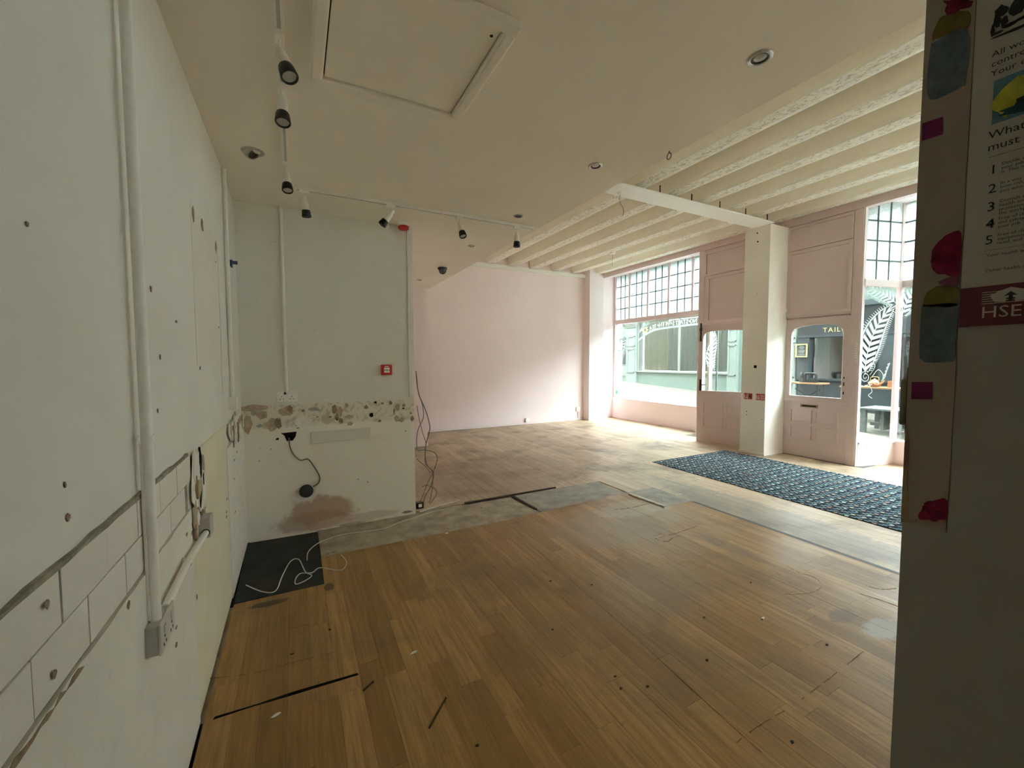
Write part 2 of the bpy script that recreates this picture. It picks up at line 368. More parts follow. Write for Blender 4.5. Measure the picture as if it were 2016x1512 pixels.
# --- floor: oak-effect strips, one object per plank ------------------------------------------------
unit = MB().box(0, 1, 0, 1, 0, 1).mesh('plank')
def plank(x0, x1, y0, y1, z0, z1, mat):
    key = 'plank_' + mat
    me = bpy.data.meshes.get(key)
    if me is None:
        me = unit.copy(); me.name = key; me.materials.append(M[mat])
    o = bpy.data.objects.new('plank', me); COL.objects.link(o)
    o.location = (x0, y0, z0); o.scale = (x1-x0, y1-y0, z1-z0); o.parent = floor; return o
def lay(x0, x1, wdt, spans, lmin, lmax, z0, z1, mat, gap=.0008):
    x = x0
    while x < x1-1e-4:
        xe = min(x+wdt, x1)
        for (a, b) in spans((x+xe)/2):
            y = a; first = True
            while y < b-1e-4:
                L = rnd.uniform(lmin, lmax)*(rnd.uniform(.3, 1) if first else 1); first = False
                ye = y+L
                if b-ye < .25: ye = b
                plank(x, xe-gap, y, ye-gap, z0+rnd.uniform(-.0003, .0003), z1+rnd.uniform(-.0004, .0004), mat); y = ye
        x = xe
def fg(x):
    y0 = .26 if x < .9 else .0
    if x < .128: return [(y0, 2.885)]
    if x < 1.68: return [(y0, 3.30)]
    if x < 3.165: return [(y0, 3.30+.10*(x-1.68)/1.46)]
    return [(y0, 2.87)]
lay(-.365, 3.565, .098, fg, .55, 1.05, -.006, .011, 'plank')
def far(x):
    if x < 2.04: return [(3.92 if x > 1.0 else 3.99, YN-.001 if x < 1.985 else YP)]
    if x < 3.165: return [(3.90, YP)]
    if x < 3.60: return [(2.885, YP)]
    return [(.0, YP)]
lay(XG, XD-.03, .125, far, 1.5, 2.6, -.006, .0, 'plankfar', .0025)
lay(XD-.03, XW+.1, .125, lambda x: [(5.6, YP)], 1.5, 2.6, -.006, .0, 'plankfar')
lay(XD-.03, XW2+.05, .125, lambda x: [(.4, 2.70)], 1.5, 2.6, -.006, .0, 'plankfar')
# strips of old flooring laid bare between the two floors
obj('bare_screed_strip', B(.128, 2.02, 3.30, YB, -.006, .003), 'screed', floor)
obj('bare_lino_strip', MB().prism([(2.06, 3.33, .002), (3.165, 3.415, .002), (3.165, 3.90, .002), (2.06, 3.90, .002)], (0, 0, -.008)), 'screed2', floor)
obj('bare_lino_patch', B(3.165, 3.60, 2.885, 3.41, -.006, .0035), 'screed2', floor)
tag(obj('rubber_mat', MB().prism([(XL+.012, YB-.03, .004), (.126, YB-.045, .004), (.128, 2.89, .004), (XL+.025, 2.90, .004)], (0, 0, .006)), 'mat'),
    'black rubber floor mat in the corner below the grey wall', 'mat')
tr = obj('threshold_strip', MB().prism([(3.567, .0, .012), (3.625, .0, .002), (3.567, .0, -.004)], (0, 2.86, 0)), plain('threshold_shadow', (.05, .05, .048), .5), floor)  # sloped edge strip, its dark colour paints in the shadow along the step
obj('floor_slot', MB().prism([(-.335, 1.972, .0125), (-.33, 1.985, .0125), (-.19, 1.978, .0125), (-.05, 1.981, .0125), (.213, 1.966, .0125), (.218, 1.952, .0125), (-.05, 1.962, .0125), (-.19, 1.971, .0125)], (0, 0, -.002)), 'void', floor)
obj('floor_gap', MB().prism([(XL, 1.3, .0), (XL, 1.98, .0), (-.372, 1.985, .0), (-.366, 1.3, .0)], (0, 0, -.004)), 'void', floor)
obj('floor_gap', MB().prism([(XL, 2.88, .002), (XL, YB, .002), (XL+.022, YB, .002), (XL+.03, 2.88, .002)], (0, 0, -.004)), 'void', floor)
# loose battens and trims on the floor
def stick(name, a, b, wd, h, mat, label, cat='strip', z=.003):
    a = Vector((a[0], a[1], 0)); b = Vector((b[0], b[1], 0)); d = (b-a).normalized(); n = Vector((-d.y, d.x, 0))*wd/2; L = (b-a).length
    p = [a-n, a+(b-a)*.3-n*1.15, b-n*.8, b+n*.9, a+(b-a)*.6+n*1.1, a+n]
    return tag(obj(name, MB().prism([q+Vector((0, 0, z)) for q in p], (0, 0, h)), mat), label, cat)
stick('floor_batten', (1.49, 3.908), (2.60, 3.915), .026, .012, 'dwood', 'long dark wooden batten lying across the worn floor', 'batten')
stick('floor_batten', (2.015, 3.86), (2.045, 3.42), .03, .010, 'dwood', 'short dark batten joining the long batten at right angles', 'batten')
stick('floor_trim', (3.17, 3.33), (3.195, 2.87), .035, .012, paint('pale_trim', (.62, .58, .50), .7, .2, 20), 'pale floor trim strip lying at the torn floor corner', 'trim', .012)
stick('floor_trim', (1.02, 3.89), (1.47, 4.01), .022, .010, paint('white_trim', (.70, .66, .57), .7, .15, 20), 'thin off-white wood trim on floor beside black adapter', 'trim')
stick('wood_splinter', (.222, 1.842), (.272, 1.876), .006, .006, 'dwood', 'tiny dark wood splinter near the end of the floor slot', 'splinter', .0115)
stick('wood_splinter', (.425, 1.527), (.531, 1.637), .006, .006, 'dwood', 'thin dark stick lying alone on the oak floor', 'splinter', .0115)

# seam and creases in the floor covering
SEAM = paint('seam_dirt', (.20, .112, .045), .8, .35, 40)
def crease(pts, wd, z=.0118, mat=SEAM):
    P = [Vector((x, y, z)) for x, y in pts]; mbx = MB()
    r_ = random.Random(int(P[0].x*1000)); Q = smooth_path(P, 7)
    for i, (a, b) in enumerate(zip(Q[:-1], Q[1:])):
        if wd > .0045 and r_.random() < .22: continue
        d = (b-a).normalized(); n = Vector((-d.y, d.x, 0))*wd/2; j = [r_.uniform(.15, 1.0) for _ in range(4)]; mbx.prism([a-n*j[0], b-n*j[1], b+n*j[2], a+n*j[3]], (0, 0, .0006))
    return obj('floor_crease', mbx, mat, floor)
pxz = lambda L: [on(x, y, 'z', .0118)[:2] for x, y in L]
crease(pxz([(1020, 1050), (1095, 1117), (1200, 1208), (1300, 1300), (1400, 1392), (1500, 1482)]), .004)
crease(pxz([(395, 1338), (500, 1325), (580, 1303), (655, 1285)]), .005)
crease(pxz([(1450, 1462), (1500, 1425), (1560, 1390), (1600, 1360), (1640, 1330), (1700, 1282)]), .006)
crease(pxz([(1210, 1003), (1240, 1000), (1270, 993), (1305, 985)]), .010, mat=M['dwood'])
crease(pxz([(1290, 1061), (1330, 1050), (1378, 1034)]), .010); crease(pxz([(1290, 1061), (1312, 1066), (1325, 1058)]), .012)
crease(pxz([(1550, 1115), (1575, 1128), (1600, 1135), (1618, 1152), (1600, 1166), (1560, 1170), (1545, 1169)]), .006)
crease(pxz([(1705, 1153), (1735, 1160), (1765, 1158)]), .008); crease(pxz([(1690, 1168), (1730, 1180), (1768, 1194)]), .010)
crease(pxz([(640, 1092), (660, 1086)]), .012, mat=M['dwood']); crease(pxz([(980, 1021), (990, 1033), (1010, 1030), (1035, 1024)]), .006)

# crumbs of plaster and grit left on the boards
GR = ('small dark scrap of debris on the oak floor', 'debris', 'crumbs scattered over the oak floor')
for i, (x, y) in enumerate([(1084, 1144), (1165, 1152), (1386, 1216), (1222, 1356), (1212, 1332), (1560, 1462), (1628, 1270), (1500, 1220), (940, 1468), (1275, 1352), (1392, 1300), (1088, 1240), (948, 1000), (1478, 1147), (650, 1240), (575, 1288)]):
    p = on(x, y, 'z', .011)
    tag(obj('debris_scrap', MB().prism(blob_poly(p, (1, 0, 0), (0, 1, 0), .007, .005, 7, .45, i), (0, 0, .004)), 'dwood'), *GR)
for i, (x, y) in enumerate([(815, 1285), (545, 1408), (1502, 1218), (880, 1050)]):
    p = on(x, y, 'z', .011)
    tag(obj('paper_scrap', MB().prism(blob_poly(p, (1, .3, 0), (-.3, 1, 0), .018, .007, 8, .4, 40+i), (0, 0, .003)), 'chipw'), ['small white scrap alone on the oak floor left of centre', 'tiny white curl beside the dark slot in the oak floor', 'tiny white fleck on the oak floor near the right partition', 'tiny white crumb at the oak floor edge by the bare strip'][i], 'scrap', 'white scraps on the oak floor')

# --- carpet -----------------------------------------------------------------------------------------
tag(obj('carpet_runner', MB().box(4.51, 6.14, .75, 4.29, .001, .009), 'carpet', bevel=.003), 'dark blue patterned carpet runner in front of the doors', 'carpet')

# --- left wall: tiles, panels, ledges ---------------------------------------------------------------
T0, T1 = XL, XL+.009
for row, (z1, off) in enumerate(((1.083, .008), (.981, -.094))):
    k = -3
    while True:
        y0 = .80+off+.2035*k; y1 = y0+.1990; k += 1
        if y0 > 1.85: break
        y1 = min(y1, 2.08 if row == 0 else 2.0)
        if k < -1: continue
        t = MB().box(T0, T1+rnd.uniform(-.0008, .0008), y0, y1, z1-.099, z1)
        obj('tile', t, 'tile', wall_left, bevel=.0012)
obj('tile_bed', B(XL, XL+.004, -.4, 1.99, .875, 1.086), 'grime', wall_left)
led = MB(); r = random.Random(3); ys = [(-.4+i*.06) for i in range(41)]
top = [(XL+.010, y, 1.093+r.uniform(-.003, .004)) for y in ys]; bot = [(XL+.010, y, 1.084+r.uniform(-.002, .002)) for y in ys]
led.prism(top+bot[::-1], (-.010, 0, 0)); obj('grout_ledge', led, 'grime', wall_left)
low = MB(); r = random.Random(5); ys = [(-.4+i*.05) for i in range(49)]
poly = [(XL, -.4, .0), (XL, 2.0, .0)]+[(XL, y, .874+r.uniform(-.0035, .0035)) for y in ys[::-1]]
low.prism(poly, (.012, 0, 0)); obj('lower_panel', low, 'lowwall', wall_left)
brk = [(XL+.0122, .78+i*.022, .868+r.uniform(-.004, .008)) for i in range(14)]; brk2 = [(XL+.0122, .78+i*.022, .862+r.uniform(-.003, .003)) for i in range(14)]
obj('broken_edge', MB().prism(brk+brk2[::-1], (.0008, 0, 0)), 'chipd', wall_left)
obj('yellow_board', B(XL, XL+.006, 2.0, 2.985, 0, .80), 'yelwall', wall_left)
obj('yellow_board', B(XL, XL+.009, 2.22, 2.96, .803, 1.075), 'yelwall', wall_left)
obj('white_board', B(XL, XL+.011, 2.985, YB-.002, .0, .93), 'chipw', wall_left)
obj('wood_insert', B(XL, XL+.012, 2.185, 2.225, .788, .885), 'wood', wall_left)
# plaster scars on the left wall
def scar(cx, cz, ru, rv, mat, seed, th=.004, parent=wall_left, x=XL+.010, jag=.35):
    return obj('plaster_scar', MB().prism(blob_poly((x, cx, cz), (0, 1, 0), (0, 0, 1), ru, rv, 12, jag, seed), (th, 0, 0)), mat, parent)
r = random.Random(21)
scar(3.46, 1.00, .36, .085, 'chipw', 98, .002, jag=.12); scar(2.14, .955, .12, .13, 'chipw', 97, .002, jag=.2)
for i in range(16):
    scar(3.10+i*.048+r.uniform(-.01, .01), r.uniform(.93, 1.06), r.uniform(.016, .040), r.uniform(.03, .07), ['chipw', 'chip', 'chipw', 'chipd', 'chip'][i % 5], 100+i, r.uniform(.003, .010))
for i, (y, z, a, b, mt) in enumerate([(2.12, 1.0, .05, .09, 'chipw'), (2.20, 1.02, .022, .06, 'void'), (2.16, .90, .04, .06, 'chip'), (2.24, .90, .03, .07, 'chipw'), (2.10, .93, .018, .05, 'chipd'),
        (2.27, .98, .015, .05, 'chip'), (2.06, .82, .03, .06, 'chip'), (2.18, .85, .05, .04, 'chipw'), (2.04, .76, .02, .03, 'chipd'), (2.23, .94, .014, .03, 'void'), (2.12, .80, .02, .03, 'chipw')]):
    scar(y, z, a, b, mt, 140+i, .004+.0008*(i % 5))
scar(3.26, .80, .03, .010, 'chipg', 170)
# faded rectangle where a board hung, with torn corners
obj('faded_patch', B(XL, XL+.0015, 2.29, 2.965, 1.435, 2.15), paint('faded_patch', (.80, .76, .69), .8, .03, 3), wall_left)
obj('board_edge', B(XL, XL+.006, 2.965, 2.98, 1.26, 2.14), 'white', wall_left)
obj('white_tape', B(XL, XL+.003, 3.0, 3.30, 1.36, 1.40), 'chipw', wall_left)
for i, (x, y, a, b) in enumerate([(379, 420, .03, .035), (397, 445, .032, .03), (424, 487, .022, .03), (296, 570, .006, .010), (346, 633, .01, .006), (314, 703, .004, .008), (393, 725, .012, .008), (309, 809, .005, .007), (125, 955, .004, .006), (131, 1019, .007, .007), (50, 440, .004, .004), (430, 644, .010, .006), (424, 516, .009, .006)]):
    p = on(x, y, 'x', XL); scar(p.y, p.z, a, b, 'chipd', 200+i, .0018, x=XL+.0012)
for i, (x, y, a, b) in enumerate([(92, 1189, .006, .007), (107, 1327, .007, .008), (253, 1192, .008, .011), (347, 1235, .012, .005), (347, 1270, .012, .009), (368, 1052, .010, .006), (378, 1050, .008, .008)]):
    p = on(x, y, 'x', XL+.0125); scar(p.y, p.z, a, b, 'chipd', 240+i, .0012, x=XL+.0122)
for i, (x, y, a, b) in enumerate([(373, 1180, .014, .012), (380, 1195, .01, .018), (388, 1175, .008, .01)]):
    p = on(x, y, 'x', XL+.0065); scar(p.y, p.z, a, b, 'chipd', 260+i, .0012, x=XL+.0062)
for i, (x, y) in enumerate([(447, 982), (461, 943), (446, 1008), (463, 1008), (446, 1017), (467, 890)]):
    p = on(x, y, 'x', XL+.0115); scar(p.y, p.z, .02, .006, 'chipd', 280+i, .001, x=XL+.0112)

# --- grey wall: scars, trunking, trim ---------------------------------------------------------------
def gscar(x, y, w_, h_, mat, seed, th=.004, jag=.28):
    p = on(x, y, 'y', YB); return obj('plaster_scar', MB().prism(blob_poly((p.x, YB, p.z), (1, 0, 0), (0, 0, 1), w_*.0004, h_*.0004, 13, jag, seed), (0, -th, 0)), mat, wall_back)
S = 2016/370
for i, (x, y, a, b, mt) in enumerate([(150, 400, 90, 190, 'chip'), (220, 235, 280, 60, 'chip'), (225, 290, 70, 50, 'chipg'), (310, 310, 110, 90, 'chip'), (420, 410, 130, 130, 'chip'), (480, 400, 60, 120, 'chipd'),
        (565, 270, 130, 110, 'chip'), (605, 245, 50, 80, 'chipd'), (745, 265, 40, 25, 'chipd'), (865, 250, 120, 45, 'chipg'), (1080, 250, 60, 90, 'chipd'), (1140, 270, 60, 110, 'chip'), (1110, 330, 40, 90, 'chipd'), (1150, 370, 40, 80, 'chipd'),
        (1210, 205, 50, 60, 'chip'), (1420, 225, 50, 55, 'chipd'), (1480, 310, 50, 50, 'void'), (1520, 175, 32, 26, 'void'), (1565, 375, 45, 30, 'chipd'), (1595, 185, 30, 26, 'chipd'), (1685, 180, 36, 40, 'chipd'), (1760, 225, 50, 75, 'chip'),
        (1825, 205, 36, 34, 'chipd'), (1820, 240, 26, 20, 'void'), (1720, 270, 20, 80, 'chipd'), (1750, 350, 60, 80, 'chip'), (1805, 360, 60, 60, 'chip'), (1915, 350, 40, 60, 'chipd'), (1900, 290, 24, 20, 'chipd'), (275, 430, 60, 40, 'chipg'), (1240, 330, 80, 40, 'chip'),
        (730, 390, 120, 110, 'chipw'), (1250, 400, 60, 50, 'chip'), (900, 333, 30, 12, 'chipd'), (1035, 330, 36, 20, 'chipd'), (690, 450, 30, 14, 'chipd'), (470, 568, 34, 22, 'void'), (400, 676, 14, 12, 'chipd'), (275, 803, 14, 12, 'chipd'), (1845, 482, 14, 12, 'void'), (1335, 1002, 16, 12, 'chipd'), (1440, 1028, 16, 12, 'chipd'), (1160, 150, 26, 24, 'chipw'), (1000, 150, 80, 14, 'chipw'), (1545, 130, 40, 20, 'chipw')]):
    gscar(460+x/S, 760+y/S, a*.94, b*.94, mt, 300+i, .002+.0006*(i % 6))
for i, (x, y, a, b) in enumerate([(690, 1032, 200, 26), (760, 1018, 180, 24), (800, 1008, 90, 22), (730, 1030, 60, 16), (805, 1016, 60, 14), (650, 1045, 90, 20)]):
    gscar(x, y, a*1.3, b*1.3, ['chip', 'chipw', 'chipd'][i % 3], 350+i, .004)
obj('trunking_lid', MB().prism([(.098, YB, .758), (.575, YB, .780), (.575, YB, .862), (.098, YB, .862)], (0, -.016, 0)), paint('trunking_paint', (.76, .73, .64), .6, .03, 5), wall_back, bevel=.002)
obj('corner_trim', B(.928, XG+.004, YB-.012, YB, 1.125, ZC), 'white', wall_back, bevel=.002)
obj('wall_hole', MB().prism([(-.125, YB, .868), (-.01, YB, .872), (-.02, YB, .83), (-.04, YB, .80), (-.085, YB, .80), (-.10, YB, .845)], (0, -.003, 0)), 'void', wall_back)

# --- far wall, skirting, cornice --------------------------------------------------------------------
struct(obj('baseboard_far', B(1.985, 6.33, YP-.015, YP, 0, .055), 'pinklight', bevel=.003))
struct(obj('baseboard_nib', B(XG, 1.995, YN-.012, YN, 0, .05), 'pink', bevel=.003))
struct(obj('trim_cornice', B(XE, 6.75, YP-.07, YP, 3.485, 3.565), 'white', bevel=.004))
pier = struct(obj('wall_pier', B(6.33, 6.75, 8.08, YP, 0, ZS), 'pinklight'))
obj('skirting', B(6.325, 6.755, 8.07, 8.08, 0, .03), 'pinklight', pier)

# --- beams ------------------------------------------------------------------------------------------
bx = [3.765, 4.32, 4.88, 5.455, 6.02, 6.59]
prof = [(-.075, 0), (.075, 0), (.115, .010), (.155, .022), (.190, .040), (.218, .065), (.235, .10), (.24, .14), (.24, .22), (-.085, .22), (-.085, .05), (-.082, .02)]
for i in range(-3, 6):
    cx = bx[i] if i >= 0 else 3.765+.563*i
    n = 60; r = random.Random(500+i); mbm = MB(); vs = []; n = 110; L0, L1 = YS, YP
    for k in range(n+1):
        y = L0+(L1-L0)*k/n; j = [r.uniform(-.004, .004) for _ in range(4)]
        for q, (px, pz) in enumerate(prof): vs.append((cx+px+(j[q % 4] if q in (0, 11) else 0), y, ZB+pz+(j[q % 4]*1.2 if q in (0, 1) else 0)))
    m_ = len(prof); fs = [(k*m_+q, k*m_+(q+1) % m_, (k+1)*m_+(q+1) % m_, (k+1)*m_+q) for k in range(n) for q in range(m_)]
    mbm.add(vs, fs); mbm.sm[:] = [False]*len(mbm.sm); mbm.add(vs[:m_], [tuple(range(m_))]); mbm.add(vs[-m_:], [tuple(range(m_))])
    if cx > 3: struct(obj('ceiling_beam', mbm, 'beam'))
cross = struct(obj('trim_cross_board', B(XE, 6.31, 3.735, 4.03, 3.485, 3.503), 'white', bevel=.003))
for x_ in (4.05, 4.62, 5.18, 5.74, 6.25): obj('hanger', MB().tube([(x_, 3.80, 3.50), (x_, 3.80, 3.62)], .008, 6), 'iron', cross)
obj('conduit_run', MB().tube([(5.57, 1.0, 3.60), (5.57, 6.9, 3.60)], .012, 6), 'white', ceiling)

# --- shopfront --------------------------------------------------------------------------------------
COLX, COLY0, COLY1 = 6.30, 3.775, 4.165
colm = struct(obj('wall_column', B(COLX, XD+.06, COLY0, COLY1, 0, 3.49), 'col'))
obj('skirting', B(COLX-.012, XD, COLY0-.012, COLY1+.012, 0, .035), 'col', colm, bevel=.003)
obj('recess_box', B(COLX-.001, COLX, 3.925, 3.968, 1.342, 1.385), 'void', colm)
for p in ((1491, 459, .012), (1492, 476, .012), (1490, 578, .006), (1470, 810, .008), (1470, 816, .007), (1500, 826, .007)):
    q = on(p[0], p[1], 'x', COLX); obj('fixing_hole', MB().prism(blob_poly(q, (0, 1, 0), (0, 0, 1), p[2], p[2], 7, .2, int(p[1])), (-.0015, 0, 0)), 'void', colm)
struct(obj('trim_fascia', B(6.75, 6.86, YS, 8.08, 3.49, ZS), 'pinkwood'))
struct(obj('trim_soffit', B(6.86, 7.6, YS, YP, 3.60, ZS), 'pinklight'))
# panelled wall above the doors
over = struct(obj('wall_over_doors', B(XD, XD+.05, 2.83, 5.36, 2.105, 3.60), 'pinkwood'))
def pmould(y0, y1, z0, z1, wd=.045, th=.022, x=XD):
    for a in ((y0, y1, z0, z0+wd), (y0, y1, z1-wd, z1), (y0, y0+wd, z0+wd, z1-wd), (y1-wd, y1, z0+wd, z1-wd)):
        obj('panel_moulding', B(x-th, x, *a), 'pinkwood', over, bevel=.003)
pmould(2.93, COLY0+.0, 2.13, 3.11); pmould(2.93, COLY0, 3.12, 3.47, .03)
pmould(COLY1, 5.19, 2.16, 3.0); pmould(COLY1, 5.24, 3.02, 3.44, .03)
struct(obj('trim_door_post', B(XD-.012, XD+.07, 2.825, 2.925, 0, 3.49), 'pinkwood', bevel=.003))
struct(obj('trim_door_post', B(XD-.008, XD+.07, 5.25, 5.37, 0, 3.489), 'pinkwood', bevel=.003))
struct(obj('trim_door_post', B(XD, XD+.07, COLY1, COLY1+.05, 0, 2.10), 'pinkwood'))

def make_door(width, height=2.085, th=.045):
    """local frame: hinge edge at y=0, leaf along +y, front face at x=0 (towards room -x), base z=0; returns list of (name, mb, mat, subparts)"""
    parts = []
    gy0, gy1, gz0, gz1 = .075, width-.075, .92, 1.985
    # glazed arch outline
    arch = []
    for k in range(9): a = math.pi*k/8; arch.append((gy0+(gy1-gy0)*(1-math.cos(a))/2, gz1-.03+.035*math.sin(a)))
    arch = [(gy0, gz0), ] + [(gy0, gz1-.16), (gy0+.012, gz1-.09), (gy0+.045, gz1-.045)] + [(gy0+.12+(gy1-gy0-.24)*k/8, gz1-.02+.02*math.sin(math.pi*k/8)) for k in range(9)] + [(gy1-.045, gz1-.045), (gy1-.012, gz1-.09), (gy1, gz1-.16), (gy1, gz0)]
    leaf = MB()
    leaf.box(0, th, 0, width, 0.002, gz0); leaf.box(0, th, 0, gy0, gz0, height); leaf.box(0, th, gy1, width, gz0, height)
    up = [(0, y, z) for y, z in arch[1:-1]]
    topp = [(0, gy1, height), (0, gy0, height)]
    # the head is filled column by column so the arch stays clean
    for (p, q) in zip(up[:-1], up[1:]):
        if abs(q[1]-p[1]) < 1e-6: continue
        leaf.prism([p, q, (0, q[1], height), (0, p[1], height)], (th, 0, 0))
    parts.append(('leaf', leaf, 'pinkwood'))
    bead = MB()
    for (p, q) in zip(arch, arch[1:]+arch[:1]):
        bead.tube([(-.003, p[0], p[1]), (-.003, q[0], q[1])], .006, 5)
    parts.append(('glazing_bead', bead, 'pinklight'))
    parts.append(('pane', MB().prism([(th/2, y, z) for y, z in arch], (.004, 0, 0)), 'glass'))
    parts.append(('weather_rail', B(-.03, 0, .02, width-.02, .832, .862), 'pinkwood'))
    cy = width/2
    for (a, b) in ((.10, cy-.02), (cy+.02, width-.10)):
        for (z0, z1) in ((.27, .475), (.515, .72)):
            fr = MB()
            for q in ((a, b, z0, z0+.018), (a, b, z1-.018, z1), (a, a+.018, z0+.018, z1-.018), (b-.018, b, z0+.018, z1-.018)): fr.box(-.018, 0, *q)
            parts.append(('raised_panel', fr, 'pinkwood'))
    return parts
def place_door(name, label, mat4, width):
    root = struct(thing(name, label, 'door')); del root['category']; root.matrix_basis = mat4
    out = {}
    for (n, mb, mt) in make_door(width):
        me = mb.mesh(n); me.materials.append(M[mt]); o = bpy.data.objects.new(n, me); COL.objects.link(o); o.parent = root; out.setdefault(n, o)
    def sub(n, mb, mt, par=None):
        me = mb.mesh(n); me.materials.append(M[mt]); o = bpy.data.objects.new(n, me); COL.objects.link(o); o.parent = par or root; return o
    return root, out, sub
# open door, hinged beside the column and swung about 22 degrees into the shop
hy = 4.225; W1 = .905
d1, o1, sub1 = place_door('door_1', 'pale pink half-glazed shop door standing ajar behind the column', Matrix.Translation((6.745, hy, .004)) @ Matrix.Rotation(math.radians(22), 4, 'Z'), W1)
hp = sub1('handle_plate', B(-.008, 0, W1-.075, W1-.035, .92, 1.12), 'iron')
sub1('lever', MB().tube([(0, W1-.055, 1.03), (-.045, W1-.055, 1.03), (-.05, W1-.15, 1.03)], .008, 6), 'iron', hp)
sub1('bolt', MB().box(-.012, 0, W1-.055, W1-.03, 1.80, 2.12).box(-.03, 0, W1-.06, W1-.025, 1.98, 2.03), 'iron')
# closed door
W2 = .84
d2, o2, sub2 = place_door('door_2', 'pale pink half-glazed shop door with letterbox, shut, right of the column', Matrix.Translation((XD, 2.93, .0)), W2)
lb = sub2('letterbox', B(-.006, .0, .36, .60, .755, .80), 'brass'); sub2('letter_slot', B(-.008, -.006, .385, .575, .768, .788), 'void', lb)
for (z0, z1) in ((1.20, 1.225), (1.10, 1.15), (.98, 1.02)): sub2('lock_hole', B(-.002, 0, .045, .058, z0, z1), 'void')

struct(obj('trim_door_head', B(XD+.02, XD+.07, 2.92, COLY0+.02, 2.04, 2.12), 'pinkwood')); struct(obj('trim_door_head', B(XD+.02, XD+.07, COLY1, 5.26, 2.09, 2.13), 'pinkwood'))
# window_1: big shop window left of the doors
def glaze(win, p0, p1, z0, z1, mat='glass', name='pane', off=0):
    a = Vector((p0[0], p0[1], 0)); b = Vector((p1[0], p1[1], 0)); d = (b-a).normalized(); n = Vector((d.y, -d.x, 0))
    return obj(name, MB().prism([a+Vector((0, 0, z0)), b+Vector((0, 0, z0)), b+Vector((0, 0, z1)), a+Vector((0, 0, z1))], n*.005), mat, win)
def bar(p0, p1, z0, z1, wd):
    """upright slab between plan points, centred, thickness wd"""
    a = Vector((p0[0], p0[1], 0)); b = Vector((p1[0], p1[1], 0)); d = (b-a).normalized(); n = Vector((d.y, -d.x, 0))*wd/2
    return MB().prism([a-n+Vector((0, 0, z0)), b-n+Vector((0, 0, z0)), b+n+Vector((0, 0, z0)), a+n+Vector((0, 0, z0))], (0, 0, z1-z0))
def leaded(win, p0, p1, z0, z1, cols, rows, skip=()):
    a = Vector((p0[0], p0[1])); b = Vector((p1[0], p1[1])); f = .006
    L = (b-a).length
    for i in range(cols):
        for j in range(rows):
            q0 = a+(b-a)*(i/cols+.003/L); q1 = a+(b-a)*((i+1)/cols-.003/L)
            glaze(win, q0, q1, z0+(z1-z0)*j/rows+.003, z0+(z1-z0)*(j+1)/rows-.003, 'obscure')
    cm = MB()
    for i in range(1, cols):
        q = a+(b-a)*i/cols; cm.box(q.x-.010, q.x+.010, q.y-.010, q.y+.010, z0, z1)
    for j in range(1, rows):
        z = z0+(z1-z0)*j/rows; cm.tube([(a.x, a.y, z), (b.x, b.y, z)], .013, 4)
    obj('lead_came', cm, 'lead', win)
win1 = struct(thing('window_1', 'shop window with leaded top lights', 'window')); del win1['category']
YW0, YW1 = 5.50, 8.31
obj('stall_riser', B(XW-.05, XW+.05, YW0, YP, 0, .49), 'pink', win1)
obj('window_sill', B(XW-.07, XW+.06, YW0, YP, .49, .515), 'pinklight', win1, bevel=.004)
obj('window_frame', B(XW-.045, XW+.045, YW1-.05, YW1, .515, 3.60), 'pinkwood', win1, bevel=.003)
obj('window_frame', B(XW-.045, XW+.045, YW0, YW0+.05, .515, 3.60), 'pinkwood', win1, bevel=.003)
obj('transom', B(XW-.05, XW+.05, YW0, YW1, 2.395, 2.50), 'pinkwood', win1, bevel=.004)
glaze(win1, (XW, YW0+.05), (XW, YW1-.05), .515, 2.395)
mull = [on(x, 583, 'x', XW).y for x in (1241, 1277, 1318, 1365)]
edges = [YW1-.03]+mull+[mull[-1]-.61+.15, ]
edges[-1] = YW0+.02
for y in mull: obj('mullion', B(XW-.04, XW+.03, y-.022, y+.022, 2.50, 3.60), 'pinkwood', win1, bevel=.003)
for y0, y1 in zip(edges[:-1], edges[1:]): leaded(win1, (XW, y1+.025), (XW, y0-.025), 2.50, 3.60, 3, 4)
# return light between window_1 and the door post
R1a, R1b = (XW, YW0+.02), (XD+.07, 5.36)
win3 = struct(thing('window_3', 'narrow return light of the left shop window', 'window')); del win3['category']
obj('stall_riser', bar(R1a, R1b, 0, .49, .06), 'pink', win3); obj('transom', bar(R1a, R1b, 2.395, 2.50, .07), 'pinkwood', win3)
glaze(win3, R1a, R1b, .49, 2.395); leaded(win3, R1a, R1b, 2.50, 3.60, 3, 4)
# window_2: right-hand bay: return light and street light
WE = -3.9  # unseen southern run of the window, added to bring in daylight
R2a, R2b = (XD+.03, 2.825), (XW2-.02, 2.655)
win2 = struct(thing('window_2', 'shop window right of the doors', 'window')); del win2['category']
obj('stall_riser', bar(R2a, R2b, 0, .31, .06), 'pink', win2); obj('window_sill', bar(R2a, R2b, .31, .335, .10), 'pinklight', win2)
obj('stall_riser', B(XW2-.03, XW2+.03, WE, 2.655, 0, .31), 'pink', win2); obj('window_sill', B(XW2-.06, XW2+.05, WE, 2.655, .31, .335), 'pinklight', win2)
obj('transom', bar(R2a, R2b, 2.46, 2.545, .08), 'pinklight', win2); obj('transom', B(XW2-.045, XW2+.045, WE, 2.655, 2.46, 2.545), 'pinkwood', win2)
obj('corner_post', bar((XW2-.035, 2.665), (XW2+.03, 2.645), .335, 3.60, .045), 'pinkwood', win2)
obj('window_frame', bar((XD+.0, 2.832), (XD+.045, 2.822), 0, 3.56, .05), 'pinklight', win2)
glaze(win2, R2a, R2b, .335, 2.46); leaded(win2, R2a, R2b, 2.545, 3.60, 3, 4)
for k_ in range(5): glaze(win2, (XW2, 2.63-1.3*(k_+1)), (XW2, 2.63-1.3*k_-.02), .335, 2.46)
